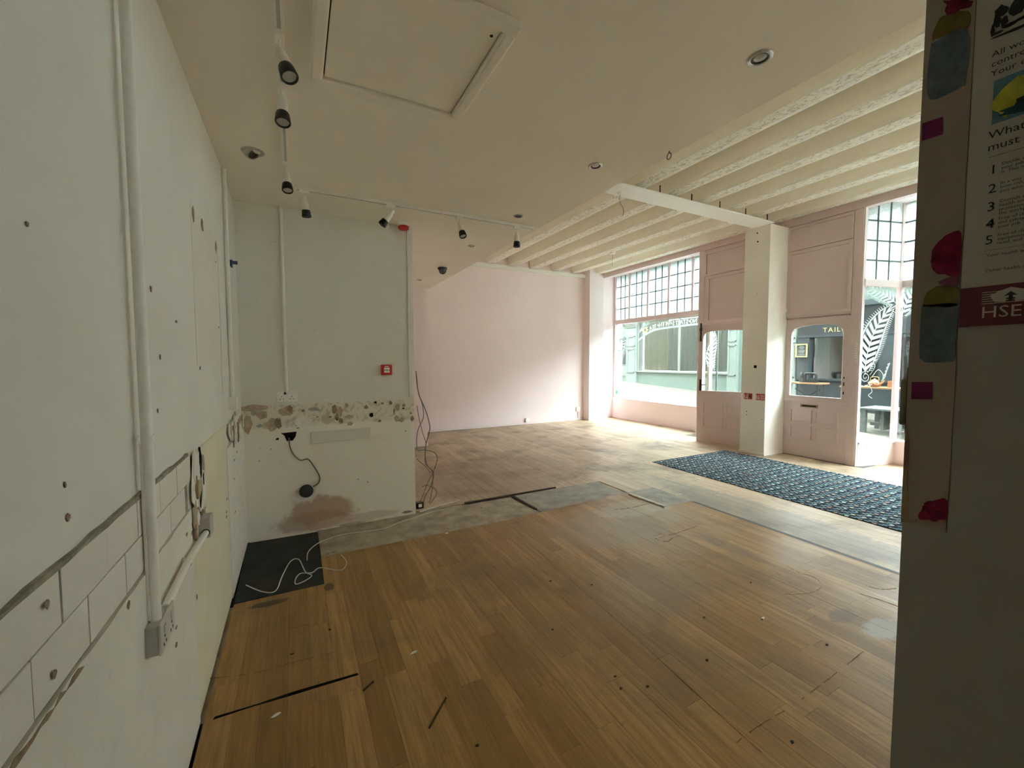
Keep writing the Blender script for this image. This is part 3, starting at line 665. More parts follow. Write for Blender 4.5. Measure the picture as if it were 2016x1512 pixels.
for k_ in range(10):
    y1 = 2.63-.65*k_; leaded(win2, (XW2, y1-.61), (XW2, y1), 2.545, 3.60, 3, 4)
    obj('mullion', B(XW2-.04, XW2+.03, y1-.645, y1-.605, 2.545, 3.60), 'pinkwood', win2)
    if k_ % 2: obj('window_frame', B(XW2-.04, XW2+.03, y1-.645, y1-.605, .335, 2.46), 'pinkwood', win2)
struct(obj('wall_front', B(XW2-.05, 7.6, YS-.1, WE, 0, ZS), 'pink'))
struct(obj('wall_front', B(XD+.07, XD+.12, 5.36, 5.50, 3.6, ZS), 'pink'))
struct(obj('entrance_step', B(XD-.03, 7.6, 2.6, 5.6, -.10, -.004), paint('entrance_tile', (.12, .11, .10), .7, .2, 6)))

# ================================================================== CEILING FITTINGS
# loft hatch
hx0, hx1, hy0, hy1 = .085, .765, 1.375, 2.062
h = thing('ceiling_hatch', 'square off-white loft hatch with raised frame in ceiling', 'hatch', ((hx0+hx1)/2, (hy0+hy1)/2, ZC))
fw = .05
for a in ((hx0, hx1, hy0, hy0+fw), (hx0, hx1, hy1-fw, hy1), (hx0, hx0+fw, hy0+fw, hy1-fw), (hx1-fw, hx1, hy0+fw, hy1-fw)):
    obj('hatch_frame', B(*a, ZC-.034, ZC), 'ceil', h, bevel=.010)
obj('hatch_panel', B(hx0+fw+.006, hx1-fw-.006, hy0+fw+.006, hy1-fw-.006, ZC-.016, ZC-.002), 'ceil', h, bevel=.002)
obj('hatch_gap', B(hx0+fw, hx1-fw, hy0+fw, hy1-fw, ZC-.002, ZC-.0005), 'void', h)
obj('hatch_lock', MB().lathe((hx1-fw-.03, hy0+fw+.05, ZC-.016), (0, 0, -1), [(.006, 0), (.006, .002), (0, .002)], 10), 'iron', h)

# lighting track
TX, TY = -.022, 3.36
for (nm, a, lab) in (('lighting_track', (TX-.017, TX+.017, .85, TY-.03, ZC-.020, ZC), 'white ceiling lighting track running towards the viewer'),
                     ('lighting_track', (TX+.04, 1.985, TY-.017, TY+.017, ZC-.020, ZC), 'white ceiling lighting track running across to the beams')):
    t = thing(nm, lab, 'lighting track', ((a[0]+a[1])/2, (a[2]+a[3])/2, ZC))
    obj('track_body', B(*a), 'plastic', t, bevel=.002)
    g = (a[0]+.011, a[1]-.011, a[2]+.02, a[3]-.02) if a[1]-a[0] < .1 else (a[0]+.02, a[1]-.02, a[2]+.011, a[3]-.011)
    obj('track_slot', B(*g, ZC-.0212, ZC-.0195), 'greyplastic', t)
tag(obj('track_connector', B(TX-.02, TX+.045, TY-.035, TY+.02, ZC-.024, ZC), 'plastic', bevel=.003), 'white corner connector joining the two lighting tracks', 'connector')

def spot(base, dirv, label):
    b = Vector(base); d = Vector(dirv).normalized()
    t = thing('track_spotlight', label, 'spotlight', b, 'spotlights on the ceiling track')
    along_y = abs(b.x-TX) < .01
    e = (.017, .032) if along_y else (.032, .017)
    obj('track_adapter', B(b.x-e[0], b.x+e[0], b.y-e[1], b.y+e[1], ZC-.042, ZC-.0205), 'plastic', t, bevel=.003)
    piv = Vector((b.x, b.y, ZC-.085))
    obj('stem', MB().tube([(b.x, b.y, ZC-.042), piv], .006, 8), 'plastic', t)
    q = piv-d*.03
    body = obj('lamp_body', MB().lathe(q, d, [(.002, -.004), (.010, 0), (.017, .03), (.022, .07), (.026, .105), (.026, .108)], 18), 'plastic', t)
    rb = MB()
    for k in range(4): rb.lathe(q, d, [(.0185+.0012*k+.0006, .036+.009*k), (.0205+.0012*k, .038+.009*k), (.0195+.0012*k, .041+.009*k)], 18)
    obj('cooling_rib', rb, 'plastic', body)
    obj('lamp_rim', MB().lathe(q, d, [(.0262, .098), (.029, .110), (.032, .142), (.030, .146), (.026, .146), (.024, .136)], 18), 'black', t)
    obj('lens', MB().lathe(q, d, [(.0255, .139), (.014, .141), (.0, .1415)], 18), 'lens', t)
sp1 = [on(547, 72, 'z', ZC-.03).y, on(548, 172, 'z', ZC-.03).y, on(560, 325, 'z', ZC-.03).y]
spot((TX, sp1[0], ZC), (.22, -.28, -.75), 'white and black track spotlight nearest the viewer')
spot((TX, sp1[1], ZC), (.0, -.28, -.9), 'white and black track spotlight second from the viewer')
spot((TX, sp1[2], ZC), (.05, -.30, -.95), 'white and black track spotlight beside the track corner')
spot((.086, TY, ZC), (.10, .12, -1), 'white and black track spotlight just right of the corner connector')
spot((.69, TY, ZC), (-.55, .15, -.72), 'white and black track spotlight tilted towards the grey wall')
spot((1.257, TY, ZC), (.12, -.35, -.9), 'white and black track spotlight with its lens facing the viewer, before the last')
spot((1.803, TY, ZC), (.02, .05, -1), 'white and black track spotlight at the far end, hanging straight down')

def downlight(x, y, label, kind='ring', r=.045):
    t = thing('recessed_downlight', label, 'downlight', (x, y, ZC), 'recessed ceiling downlights')
    obj('bezel', MB().lathe((x, y, ZC+.001), (0, 0, -1), [(r*1.05, 0), (r*1.05, .004), (r*.85, .008), (r*.74, .006), (r*.70, -.01)], 24), 'metal' if kind != 'dark' else 'greyplastic', t)
    if kind == 'eyeball':
        c = Vector((x, y, ZC-.004)); d = Vector((.55, -.25, -.8)).normalized()
        g = obj('gimbal', MB().lathe(c-d*.01, d, [(r*.78, -.012), (r*.80, .012), (r*.72, .024), (r*.62, .024)], 24), 'metal', t)
        obj('lamp', MB().lathe(c-d*.01, d, [(r*.62, .016), (r*.4, .010), (0, .008)], 20), 'black', g)
    else:
        obj('lamp', MB().lathe((x, y, ZC-.001), (0, 0, -1), [(r*.74, .003), (r*.55, -.0005), (r*.5, -.0005)], 20), 'black', t)
        obj('lamp_face', MB().lathe((x, y, ZC-.001), (0, 0, -1), [(r*.52, .0), (r*.3, .003), (0, .004)], 20), 'lens' if kind == 'ring' else 'black', t)
downlight(-.192, 2.93, 'tilted eyeball downlight in the ceiling above the left wall', 'eyeball', .058)
downlight(1.716, 1.093, 'large silver downlight in the ceiling nearest the right partition', 'ring', .046)
downlight(1.716, 2.144, 'silver downlight in the ceiling, second from the right partition', 'ring', .043)
downlight(1.712, 3.165, 'black recessed downlight above the end of the lighting track', 'dark', .04)
downlight(1.702, 4.197, 'silver downlight between the last track spotlight and dome camera', 'ring', .04)
downlight(1.694, 6.273, 'small downlight farthest away by the pink nib wall', 'ring', .04)
t = thing('dome_camera', 'black dome security camera on the ceiling near pink wall', 'camera', (1.747, 5.33, ZC))
obj('camera_base', MB().lathe((1.747, 5.33, ZC), (0, 0, -1), [(.062, 0), (.062, .022), (.054, .03)], 24), 'black', t)
obj('dome', MB().lathe((1.747, 5.33, ZC), (0, 0, -1), [(.050, .028), (.048, .05), (.036, .072), (.018, .083), (0, .086)], 24), glass_mat('smoked_dome', (.10, .10, .10), .12, .02), t)
obj('camera_lens', MB().lathe((1.747, 5.33, ZC-.028), (0, -.5, -.8), [(.02, 0), (.02, .025), (.012, .028), (0, .028)], 14), 'iron', t)
t = thing('alarm_sounder', 'white and red fire alarm sounder on ceiling above the grey wall', 'alarm', (.885, 3.79, ZC))
obj('sounder_base', MB().lathe((.885, 3.79, ZC), (0, 0, -1), [(.05, 0), (.05, .028), (.047, .03)], 22), 'plastic', t)
obj('sounder_dome', MB().lathe((.885, 3.79, ZC), (0, 0, -1), [(.047, .03), (.047, .05), (.040, .058), (0, .060)], 22), 'red', t)
ring = [(1.987+.0, 1.80+.016*math.cos(a), ZC-.030+.018*math.sin(a)) for a in [2*math.pi*k/14 for k in range(15)]]
t = thing('ceiling_hook', 'small metal ring hook screwed into the ceiling edge', 'hook', (1.987, 1.80, ZC))
obj('hook_ring', MB().tube(ring, .0025, 6), 'iron', t); obj('hook_shank', MB().tube([(1.987, 1.80, ZC), (1.987, 1.80, ZC-.013)], .003, 6), 'iron', t)
# pendant rose with cut flex on the cross board
p = on(1222, 379, 'z', 3.485)
t = thing('ceiling_rose', 'round white ceiling rose with dangling flex on the cross board', 'ceiling rose', p)
obj('rose', MB().lathe(p, (0, 0, -1), [(.04, 0), (.04, .012), (.03, .022), (.008, .026), (0, .026)], 20), 'plastic', t)
obj('flex', MB().tube(smooth_path([p+Vector(o) for o in ((0, 0, -.02), (-.02, 0, -.07), (.0, 0, -.13), (.035, 0, -.17), (.05, 0, -.22), (.035, 0, -.27))]), .0035, 6), 'cablegrey', t)
p = on(1206, 497, 'z', 3.57)
t = thing('pull_switch', 'white pull cord switch on the beams near the window', 'switch', p)
obj('switch_body', B(p.x-.045, p.x+.045, p.y-.045, p.y+.045, p.z-.03, p.z+.01), 'plastic', t, bevel=.006)
obj('pull_cord', MB().tube([p+Vector((0, 0, -.03)), p+Vector((-.01, 0, -.28))], .003, 5), 'cablegrey', t)
obj('cord_toggle', MB().lathe(p+Vector((-.01, 0, -.27)), (0, 0, -1), [(.003, 0), (.010, .02), (.012, .05), (0, .055)], 10), 'plastic', t)

# ================================================================== WALL FITTINGS
def conduit(name, pts, r, label, clips=(), mat='plastic', clip_axis=(1, 0, 0)):
    t = thing(name, label, 'conduit', pts[-1])
    obj('pipe', MB().tube(pts, r, 12), mat, t)
    for c in clips:
        a = Vector(clip_axis); c = Vector(c)
        axis = (Vector(pts[1])-Vector(pts[0])).normalized(); side = a.cross(axis)
        sd = MB().lathe(c-axis*.008, axis, [(r+.003, 0), (r+.003, .016)], 12)
        sd.prism([c-axis*.008-side*(r+.012)-a*r, c-axis*.008+side*(r+.012)-a*r, c+axis*.008+side*(r+.012)-a*r, c+axis*.008-side*(r+.012)-a*r], a*.004)
        obj('pipe_clip', sd, mat, t)
    return t
C1Y = 1.450; rc = .0135; cx = XL+.0265
conduit('wall_conduit', [(cx, C1Y, ZC), (cx, C1Y, .735)], rc, 'thick white vertical conduit on left wall above double socket', [(cx, C1Y, 1.245)])
conduit('wall_conduit', [(XL+.032, 1.52, .728), (XL+.032, 1.80, .742), (XL+.030, 2.141, .722)], .0125, 'white horizontal conduit low on left wall between two sockets', [(XL+.032, 1.80, .742)])
conduit('wall_conduit', [(XL+.015, 3.27, ZC), (XL+.015, 3.27, 1.22)], .013, 'thin white vertical conduit near the corner on left wall', [(XL+.015, 3.27, 2.48), (XL+.015, 3.27, 1.50)])
conduit('wall_conduit', [(-.074, YB-.014, ZC), (-.074, YB-.014, 1.215)], .0125, 'white vertical conduit on grey wall above the socket', [(-.074, YB-.014, 2.4), (-.074, YB-.014, 1.62)], clip_axis=(0, -1, 0))
tag(obj('cable_cover', B(XL+.012, XL+.019, 1.436, 1.452, .74, 1.235), 'plastic', bevel=.002), 'thin flat white cable cover beside the thick conduit', 'cable cover')

t = thing('double_socket', 'grey surface double socket low on left wall below thick conduit', 'socket', (XL+.012, 1.5, .65))
bb = obj('back_box', B(XL+.012, XL+.040, 1.407, 1.543, .653, .735), 'greyplastic', t, bevel=.003)
pl = obj('face_plate', B(XL+.040, XL+.047, 1.405, 1.545, .651, .737), 'sockgrey', t, bevel=.003)
for y in (1.44, 1.51):
    obj('rocker_switch', B(XL+.047, XL+.050, y-.008, y+.008, .700, .720), 'sockgrey', pl, bevel=.001)
    for (dy, dz) in ((0, .690), (-.011, .670), (.011, .670)): obj('pin_hole', B(XL+.0468, XL+.0475, y+dy-.003, y+dy+.003, dz-.005, dz+.003), 'void', pl)
t = thing('junction_box', 'open grey junction box at the end of the horizontal conduit', 'junction box', (XL+.006, 2.18, .69))
obj('box_body', B(XL+.006, XL+.047, 2.143, 2.222, .698, .785), 'greyplastic', t, bevel=.004)
obj('box_back', B(XL+.006, XL+.02, 2.226, 2.27, .69, .80), 'yelwall', t, bevel=.002)
obj('cable_hole', MB().lathe((XL+.030, 2.1432, .722), (0, -1, 0), [(.016, 0), (.016, .001), (0, .001)], 14), 'void', t)
t = thing('switch_box', 'small white wall box under the corner conduit', 'wall box', (XL, 3.27, 1.14))
obj('box_body', B(XL, XL+.035, 3.225, 3.315, 1.14, 1.222), 'plastic', t, bevel=.003); obj('box_lid', B(XL+.035, XL+.040, 3.223, 3.317, 1.138, 1.224), 'plastic', t, bevel=.002)
p = on(450, 516, 'x', XL+.01)
t = thing('pipe_stub', 'small blue plastic fitting sticking out beside corner conduit', 'pipe fitting', p)
blue = plain('blue_plastic', (.012, .035, .10), .4)
obj('stub', MB().lathe((XL, p.y, p.z), (1, 0, 0), [(.018, 0), (.018, .03), (.012, .034), (.012, .06), (0, .06)], 12), blue, t); obj('stub_wing', B(XL+.02, XL+.03, p.y-.02, p.y+.03, p.z-.03, p.z+.012), blue, t)

def twin_socket(x0, x1, z0, z1, label):
    t = thing('double_socket', label, 'socket', ((x0+x1)/2, YB, z0))
    obj('back_box', B(x0+.002, x1-.002, YB-.03, YB, z0+.002, z1-.002), 'plastic', t, bevel=.003)
    f = obj('face_plate', B(x0, x1, YB-.038, YB-.03, z0, z1), 'plastic', t, bevel=.003); c = (x0+x1)/2
    for s in (-.036, .036):
        obj('rocker_switch', B(c+s*.35-.007, c+s*.35+.007, YB-.042, YB-.038, z1-.026, z1-.006), 'black' if s < 0 else 'plastic', f)
        for (dx, dz) in ((0, .045), (-.011, .025), (.011, .025)): obj('pin_hole', B(c+s+dx-.003, c+s+dx+.003, YB-.0386, YB-.0378, z0+dz-.003, z0+dz+.004), 'void', f)
        obj('usb_port', B(c+s*.25-.007, c+s*.25+.007, YB-.0388, YB-.0378, z1-.022, z1-.016), 'void', f)
twin_socket(-.148, .002, 1.125, 1.213, 'white double wall socket on grey wall under vertical conduit')
p = on(760, 728, 'y', YB); s = .046
t = thing('fire_call_point', 'red fire alarm call point on the grey wall', 'fire alarm', (p.x, YB, p.z-s))
obj('red_housing', B(p.x-s, p.x+s, YB-.038, YB, p.z-s, p.z+s), 'red', t, bevel=.005)
f = obj('break_plate', B(p.x-.025, p.x+.025, YB-.041, YB-.038, p.z-.026, p.z+.020), 'plastic', t, bevel=.001)
obj('centre_dot', MB().lathe((p.x, YB-.041, p.z-.003), (0, -1, 0), [(.006, 0), (.006, .001), (0, .001)], 10), 'black', f)
for sx in (-1, 1): obj('arrow_mark', MB().prism([(p.x+sx*.022, YB-.0412, p.z+.004), (p.x+sx*.022, YB-.0412, p.z-.010), (p.x+sx*.010, YB-.0412, p.z-.003)], (0, -.0006, 0)), 'black', f)
obj('heading_strip', B(p.x-.018, p.x+.018, YB-.0388, YB-.038, p.z+.026, p.z+.034), 'plastic', t)

# black cable dangling from the hole, with its rubber plug
Yc = YB-.012
pts = [on(x, y, 'y', Yc) for x, y in ((569, 862), (571, 880), (579, 896), (592, 906), (606, 904), (618, 918), (629, 938), (627, 951), (616, 958))]
t = thing('hanging_cable', 'black cable with round plug dangling from hole in grey wall', 'cable', pts[0])
obj('flex', MB().tube(smooth_path(pts), .0055, 8), 'cablegrey', t)
pc = on(603, 967, 'y', YB-.03)
obj('round_plug', MB().lathe((pc.x, YB-.004, pc.z), (0, -1, 0), [(.035, 0), (.052, .008), (.054, .03), (.045, .046), (.02, .05), (0, .05)], 22), 'rubber', t)
# thin white cables across the mat and the strip
def floor_cable(pix, z, label, r=.0035, mat='cablewhite'):
    return tag(obj('floor_cable', MB().tube(smooth_path([on(x, y, 'z', z) for x, y in pix], 5), r, 6), mat), label, 'cable')
k = 520/1598.
cr = lambda L: [(380+x*k, 1020+y*k) for x, y in L]
floor_cable(cr([(320, 405), (420, 445), (500, 440), (540, 350), (590, 262), (640, 250), (680, 325), (718, 345), (690, 372), (625, 400), (620, 370), (650, 335), (720, 330), (770, 300), (890, 317), (930, 270), (895, 222)]), .0155, 'white cable looped over the black mat and oak floor edge')
floor_cable(cr([(690, 255), (700, 200), (770, 145), (900, 100), (1050, 80), (1160, 62), (1250, 25), (1330, 0)])+[(850, 1008), (890, 1000)], .0135, 'white cable trailing from the mat along the bare strip')
# bundle of dark cables at the end of the grey wall
X0 = 1.0
BY = [4.0]
def bundle(pix, label, mat='cablegrey', r=.005):
    BY[0] += .013
    return tag(obj('loose_cable', MB().tube(smooth_path([on(x, y, 'y', BY[0]) for x, y in pix]), r, 6), mat), label, 'cable', 'cables hanging at the end of the grey wall')
kk = 460/1391.
cb = lambda L: [(440+x*kk, 600+y*kk) for x, y in L]
bundle(cb([(1146, 395), (1152, 470), (1165, 540), (1200, 620), (1222, 690), (1228, 745), (1205, 830), (1200, 900), (1215, 960), (1250, 1000), (1235, 1080), (1200, 1140), (1190, 1190)]), 'thick dark cable hanging longest from the grey wall corner')
bundle(cb([(1150, 430), (1160, 520), (1185, 600), (1190, 670), (1160, 740), (1150, 800), (1152, 860)]), 'dark cable bowing back against the grey wall corner', r=.004)
bundle(cb([(1152, 600), (1165, 680), (1185, 760), (1205, 830), (1200, 940), (1240, 990), (1245, 1080), (1225, 1180)]), 'thin dark cable twisting in the middle of the bundle', r=.0035)
bundle(cb([(1150, 870), (1200, 865), (1255, 880), (1272, 915), (1255, 980), (1215, 1060), (1190, 1130), (1165, 1180)]), 'dark cable making a loop low by the floor', r=.0038)
bundle(cb([(1180, 1085), (1215, 1075), (1262, 1100), (1265, 1135), (1225, 1190)]), 'short grey cable loop above the black adapter', r=.0035)
bundle(cb([(1150, 915), (1170, 935), (1200, 960), (1232, 1000)]), 'short dark cable end poking from the wall low down', r=.004)
p = on(829, 1004, 'z', 0)
t = thing('power_adapter', 'black power adapter with white label on the floor', 'adapter', (p.x, p.y+.06, 0))
obj('adapter_body', B(p.x-.037, p.x+.037, p.y+.03, p.y+.09, .001, .062), 'black', t, bevel=.008)
obj('adapter_label', B(p.x-.016, p.x+.018, p.y+.0292, p.y+.0300, .018, .05), 'plastic', t)

# far wall sockets
p = on(1137, 805, 'y', YP)
t = thing('wall_socket', 'white socket on pink wall beside the corner pier', 'socket', (p.x, YP, p.z)); obj('back_box', B(p.x-.05, p.x+.05, YP-.035, YP, p.z-.05, p.z+.05), 'plastic', t, bevel=.004)
obj('face_plate', B(p.x-.052, p.x+.052, YP-.042, YP-.035, p.z-.052, p.z+.052), 'plastic', t, bevel=.003); obj('conduit_drop', MB().tube([(p.x+.01, YP-.02, p.z-.05), (p.x+.01, YP-.02, .056)], .012, 8), 'pink', t)
p = on(1037, 826, 'y', YP-.015)
t = thing('skirting_socket', 'small socket box on the skirting of the pink wall', 'socket', (p.x, YP-.015, .056)); obj('back_box', B(p.x-.045, p.x+.03, YP-.05, YP, .058, .145), 'plastic', t, bevel=.004); obj('side_plate', B(p.x-.047, p.x-.045, YP-.045, YP-.005, .065, .14), 'greyplastic', t); obj('face_plate', B(p.x-.04, p.x+.05, YP-.053, YP-.05, .075, .13), 'plastic', t)

# column signs and bell
def ext_sign(y1, y0, z0, z1, label, kind):
    t = thing('fire_sign', label, 'sign', (COLX, (y0+y1)/2, z0)); x = COLX
    obj('sign_board', B(x-.003, x, y0, y1, z0, z1), 'red', t)
    W = y1-y0; Hh = z1-z0
    def pt(u, v): return (x-.0032, y1-u*W, z0+v*Hh)
    fl = MB()
    for (u0, u1, v0, v1) in ((.06, .14, .15, .75), (.09, .11, .75, .9), (.20, .38, .15, .35), (.26, .34, .40, .8), (.46, .5, .08, .92)):
        fl.prism([pt(u0, v0), pt(u1, v0), pt(u1, v1), pt(u0, v1)], (-.0006, 0, 0))
    obj('pictogram', fl, 'white', t)
    ln = MB()
    for k_ in range(4 if kind else 3): ln.prism([pt(.56, .14+.2*k_), pt(.94, .14+.2*k_), pt(.94, .22+.2*k_), pt(.56, .22+.2*k_)], (-.0006, 0, 0))
    obj('text_lines', ln, 'white' if kind else 'black', t)
    if not kind: obj('colour_block', MB().prism([pt(.54, .06), pt(.80, .06), pt(.80, .94), pt(.54, .94)], (-.0004, 0, 0)), plain('olive_print', (.16, .15, .07), .5), t)
ext_sign(4.115, 3.98, .852, .945, 'red fire extinguisher sign with olive panel, left of two on column', 0)
ext_sign(3.917, 3.785, .850, .947, 'red fire extinguisher sign with white lines, right of two on column', 1)
p = on(1544, 612, 'x', XD-.02)
t = thing('door_bell', 'round white bell dome on pink panel above the shut door', 'bell', (p.x, p.y, p.z)); obj('bell_base', MB().lathe((XD, p.y, p.z), (-1, 0, 0), [(.05, 0), (.05, .012)], 20), 'plastic', t); obj('bell_dome', MB().lathe((XD, p.y, p.z), (-1, 0, 0), [(.046, .012), (.042, .03), (.025, .042), (0, .046)], 20), 'plastic', t)

# ================================================================== RIGHT PARTITION: wallpaper strip, poster
xw = XR-.001
wp = tag(obj('wallpaper_strip', B(XR-.0012, XR, .2055, YR+.001, 1.228, ZC), paint('old_wallpaper', (.33, .275, .22), .85, .06, 8, .1, 40)), 'strip of old floral wallpaper at the edge of the right partition', 'wallpaper')
def printed(name, pix, col, seed, jag=.0, z=.0004):
    pts = [measure(x, y, (XR-.0014, 0, 0), (1, 0, 0)) for x, y in pix]
    r = random.Random(seed); pts = [q+Vector((0, r.uniform(-jag, jag), r.uniform(-jag, jag))) for q in pts]
    if name != 'stamp_print':
        k0 = len(pts); pts = smooth_path(pts+pts[:1], 4)[:-1]; pts = [q+Vector((0, r.uniform(-.0006, .0006), r.uniform(-.0009, .0009))) for q in pts]
    pts = [Vector((q.x, min(max(q.y, .206), YR+.0005), q.z)) for q in pts]
    if name == 'rose_print':
        ce = sum(pts, Vector())/len(pts); hw = max(abs(q.y-ce.y) for q in pts); hh = max(abs(q.z-ce.z) for q in pts)
        for j in range(6):
            a_ = j*1.1; e = ce+Vector((-.0006-.0001*j, math.cos(a_)*hw*.45, math.sin(a_)*hh*.45))
            obj('petal_print', MB().prism([Vector((q.x, max(q.y, .206), q.z)) for q in blob_poly(e, (0, math.cos(a_), math.sin(a_)), (0, -math.sin(a_), math.cos(a_)), hw*.28, hw*.42, 10, .2, seed*10+j)], (-.0001, 0, 0)), paint('petal_ink', tuple(c_*(.28+.12*(j % 3)) for c_ in col), .85, .2, 90), wp)
    return obj(name, MB().prism(pts, (-z, 0, 0)), paint('print_'+name+str(seed), tuple(c_*.42 for c_ in col), .85, .25, 90), wp)
printed('rose_print', [(1858, 0), (1911, 0), (1909, 14), (1880, 18), (1862, 8)], (.36, .03, .06), 1)
printed('leaf_print', [(1835, 80), (1842, 50), (1862, 28), (1908, 22), (1906, 55), (1870, 68)], (.33, .26, .06), 2)
printed('blue_print', [(1835, 85), (1906, 58), (1902, 160), (1890, 172), (1832, 196), (1826, 150)], (.26, .33, .38), 3)
printed('stamp_print', [(1816, 243), (1856, 230), (1856, 264), (1815, 278)], (.38, .05, .20), 4)
printed('rose_print', [(1832, 515), (1838, 488), (1860, 466), (1893, 460), (1892, 542), (1860, 540), (1838, 535)], (.42, .03, .10), 5)
printed('petal_print', [(1845, 556), (1870, 545), (1892, 543), (1891, 560), (1870, 566)], (.45, .16, .25), 6)
printed('leaf_print', [(1815, 603), (1826, 575), (1850, 563), (1890, 565), (1888, 600), (1850, 604)], (.33, .29, .08), 7)
printed('blue_print', [(1814, 604), (1888, 602), (1884, 700), (1860, 712), (1812, 705)], (.26, .33, .36), 8)
printed('stamp_print', [(1795, 752), (1836, 752), (1836, 786), (1794, 786)], (.40, .06, .20), 9)
printed('rose_print', [(1810, 1010), (1830, 990), (1866, 984), (1864, 1025), (1812, 1022)], (.42, .03, .10), 10)
obj('torn_edge', MB().prism([(XR-.0014, YR+.001, 1.36), (XR-.0014, .246, 1.34), (XR-.0014, .2465, 1.29), (XR-.0014, .2445, 1.255), (XR-.0014, .243, 1.232), (XR-.0014, .2055, 1.245), (XR-.0014, .2055, 1.240), (XR-.0014, YR+.001, 1.226)], (-.0006, 0, 0)), 'chipd', wp)
t = thing('door_keep', 'rounded dark metal keep on the end of the right partition', 'latch', (XR+.02, YR, 1.39))
obj('keep_plate', B(XR+.002, XR+.04, YR, YR+.003, 1.35, 1.44), 'iron', t); obj('keep_body', B(XR+.006, XR+.035, YR+.003, YR+.012, 1.36, 1.425), paint('keep_paint', (.20, .17, .12), .6), t, bevel=.004)

# health and safety poster
paper = paint('poster_paper', (.43, .405, .335), .5, .03, 6); ink = plain('poster_ink', (.015, .015, .015), .6); white_ink = plain('poster_white', (.48, .45, .37), .6)
PY0, PY1, PZ0, PZ1 = -.092, .2045, 1.492, 1.912
po = thing('safety_poster', 'health and safety law poster with red HSE banner on right partition', 'poster', (XR, .06, PZ0))
obj('poster_sheet', B(XR-.0012, XR, PY0, PY1, PZ0, PZ1), paper, po)
xq = XR-.0016
def pq(y0, y1, z0, z1, mat, name, dx=0): return obj(name, B(xq-.0002-dx, xq-dx, y0, y1, z0, z1), mat, po)
pq(PY0, PY1, PZ0, 1.5395, plain('poster_red', (.11, .008, .016), .5), 'red_banner')
def pt_text(txt, size, y, z, mat=ink): return obj('poster_text', text_mesh(txt, size, (xq-.0006, y, z), (0, -1, 0), (0, 0, 1)), mat, po)
ty = .1895
pt_text('All workers have a right to work in places where risks to their health and', .0098, ty, 1.807)
pt_text('controlled. Health and safety is about stopping you getting hurt at work', .0098, ty, 1.796)
pt_text('Your employer is responsible for health and safety, but you must help.', .0098, ty, 1.785)
pt_text('What employers', .0125, ty-.001, 1.713); pt_text('must do for you', .0125, ty-.001, 1.699)
pq(.0, .187, 1.6915, 1.6919, ink, 'rule_line')
body = [('1', 1.671, ('Decide what could harm you in your', 'your job and the precautions to stop', 'it. This is part of risk assessment.')), ('2', 1.649, ('In a way you can understand, explain', 'how risks will be controlled and tell', 'you who is responsible for this.')), ('3', 1.628, ('Consult and work with you and your', 'health and safety representatives in', 'protecting everyone from harm in', 'the workplace.')),
        ('4', 1.608, ('Free of charge, give you the health', 'and safety training you need to do', 'your job.')), ('5', 1.589, ('Free of charge, provide you with any', 'equipment and protective clothing you', 'need, and ensure it is properly used.'))]
for n_, z, ls_ in body:
    pt_text(n_, .0150, ty-.003, z)
    for i_, l_ in enumerate(ls_): pt_text(l_, .0050, ty-.013, z+.0075-.0047*i_)
pt_text('Your health and safety representatives:', .0052, ty-.005, 1.574); pt_text('Other health and safety contacts:', .0052, ty-.005, 1.556)
pq(.0, .187, 1.5815, 1.5818, ink, 'rule_line')
pt_text('HSE', .0195, .1865, 1.5015, white_ink)
# banner emblem: sheltering hands over fine lines
for k_ in range(6): pq(.140, .186, 1.518+.0027*k_, 1.5188+.0027*k_, white_ink, 'emblem_line', .0003)
em = MB().prism([(xq-.0008, y, z) for y, z in ((.163, 1.5355), (.172, 1.532), (.1795, 1.5275), (.1755, 1.5195), (.1665, 1.5188), (.1665, 1.5235), (.1595, 1.5235), (.1595, 1.5188), (.1505, 1.5195), (.1465, 1.5275), (.154, 1.532))], (-.0002, 0, 0)); obj('emblem_hands', em, white_ink, po)
obj('emblem_arrow', MB().prism([(xq-.0011, y, z) for y, z in ((.163, 1.5305), (.1685, 1.5255), (.1645, 1.5262), (.1645, 1.5195), (.1615, 1.5195), (.1615, 1.5262), (.1575, 1.5255))], (-.0002, 0, 0)), 'black', po)
# picture panel
pic = pq(-.02, .1865, 1.729, 1.779, paint('picture_sea', (.10, .20, .24), .6, .35, 40), 'picture_panel')
for i_, (y, z, a, b, c_) in enumerate([(.172, 1.752, .012, .018, (.42, .38, .03)), (.160, 1.760, .016, .012, (.35, .36, .05)), (.155, 1.742, .014, .008, (.02, .03, .03)), (.150, 1.757, .010, .010, (.03, .05, .05)), (.160, 1.735, .022, .005, (.02, .07, .08)), (.135, 1.748, .012, .016, (.40, .34, .05)), (.145, 1.768, .012, .006, (.07, .15, .20))]):
    obj('picture_shape', MB().prism(blob_poly((xq-.0004-.0001*i_, y, z), (0, 1, .2), (0, -.2, 1), a, b, 12, .3, 600+i_), (-.0001, 0, 0)), paint('picture_ink%d' % i_, c_, .6, .3, 60), po)
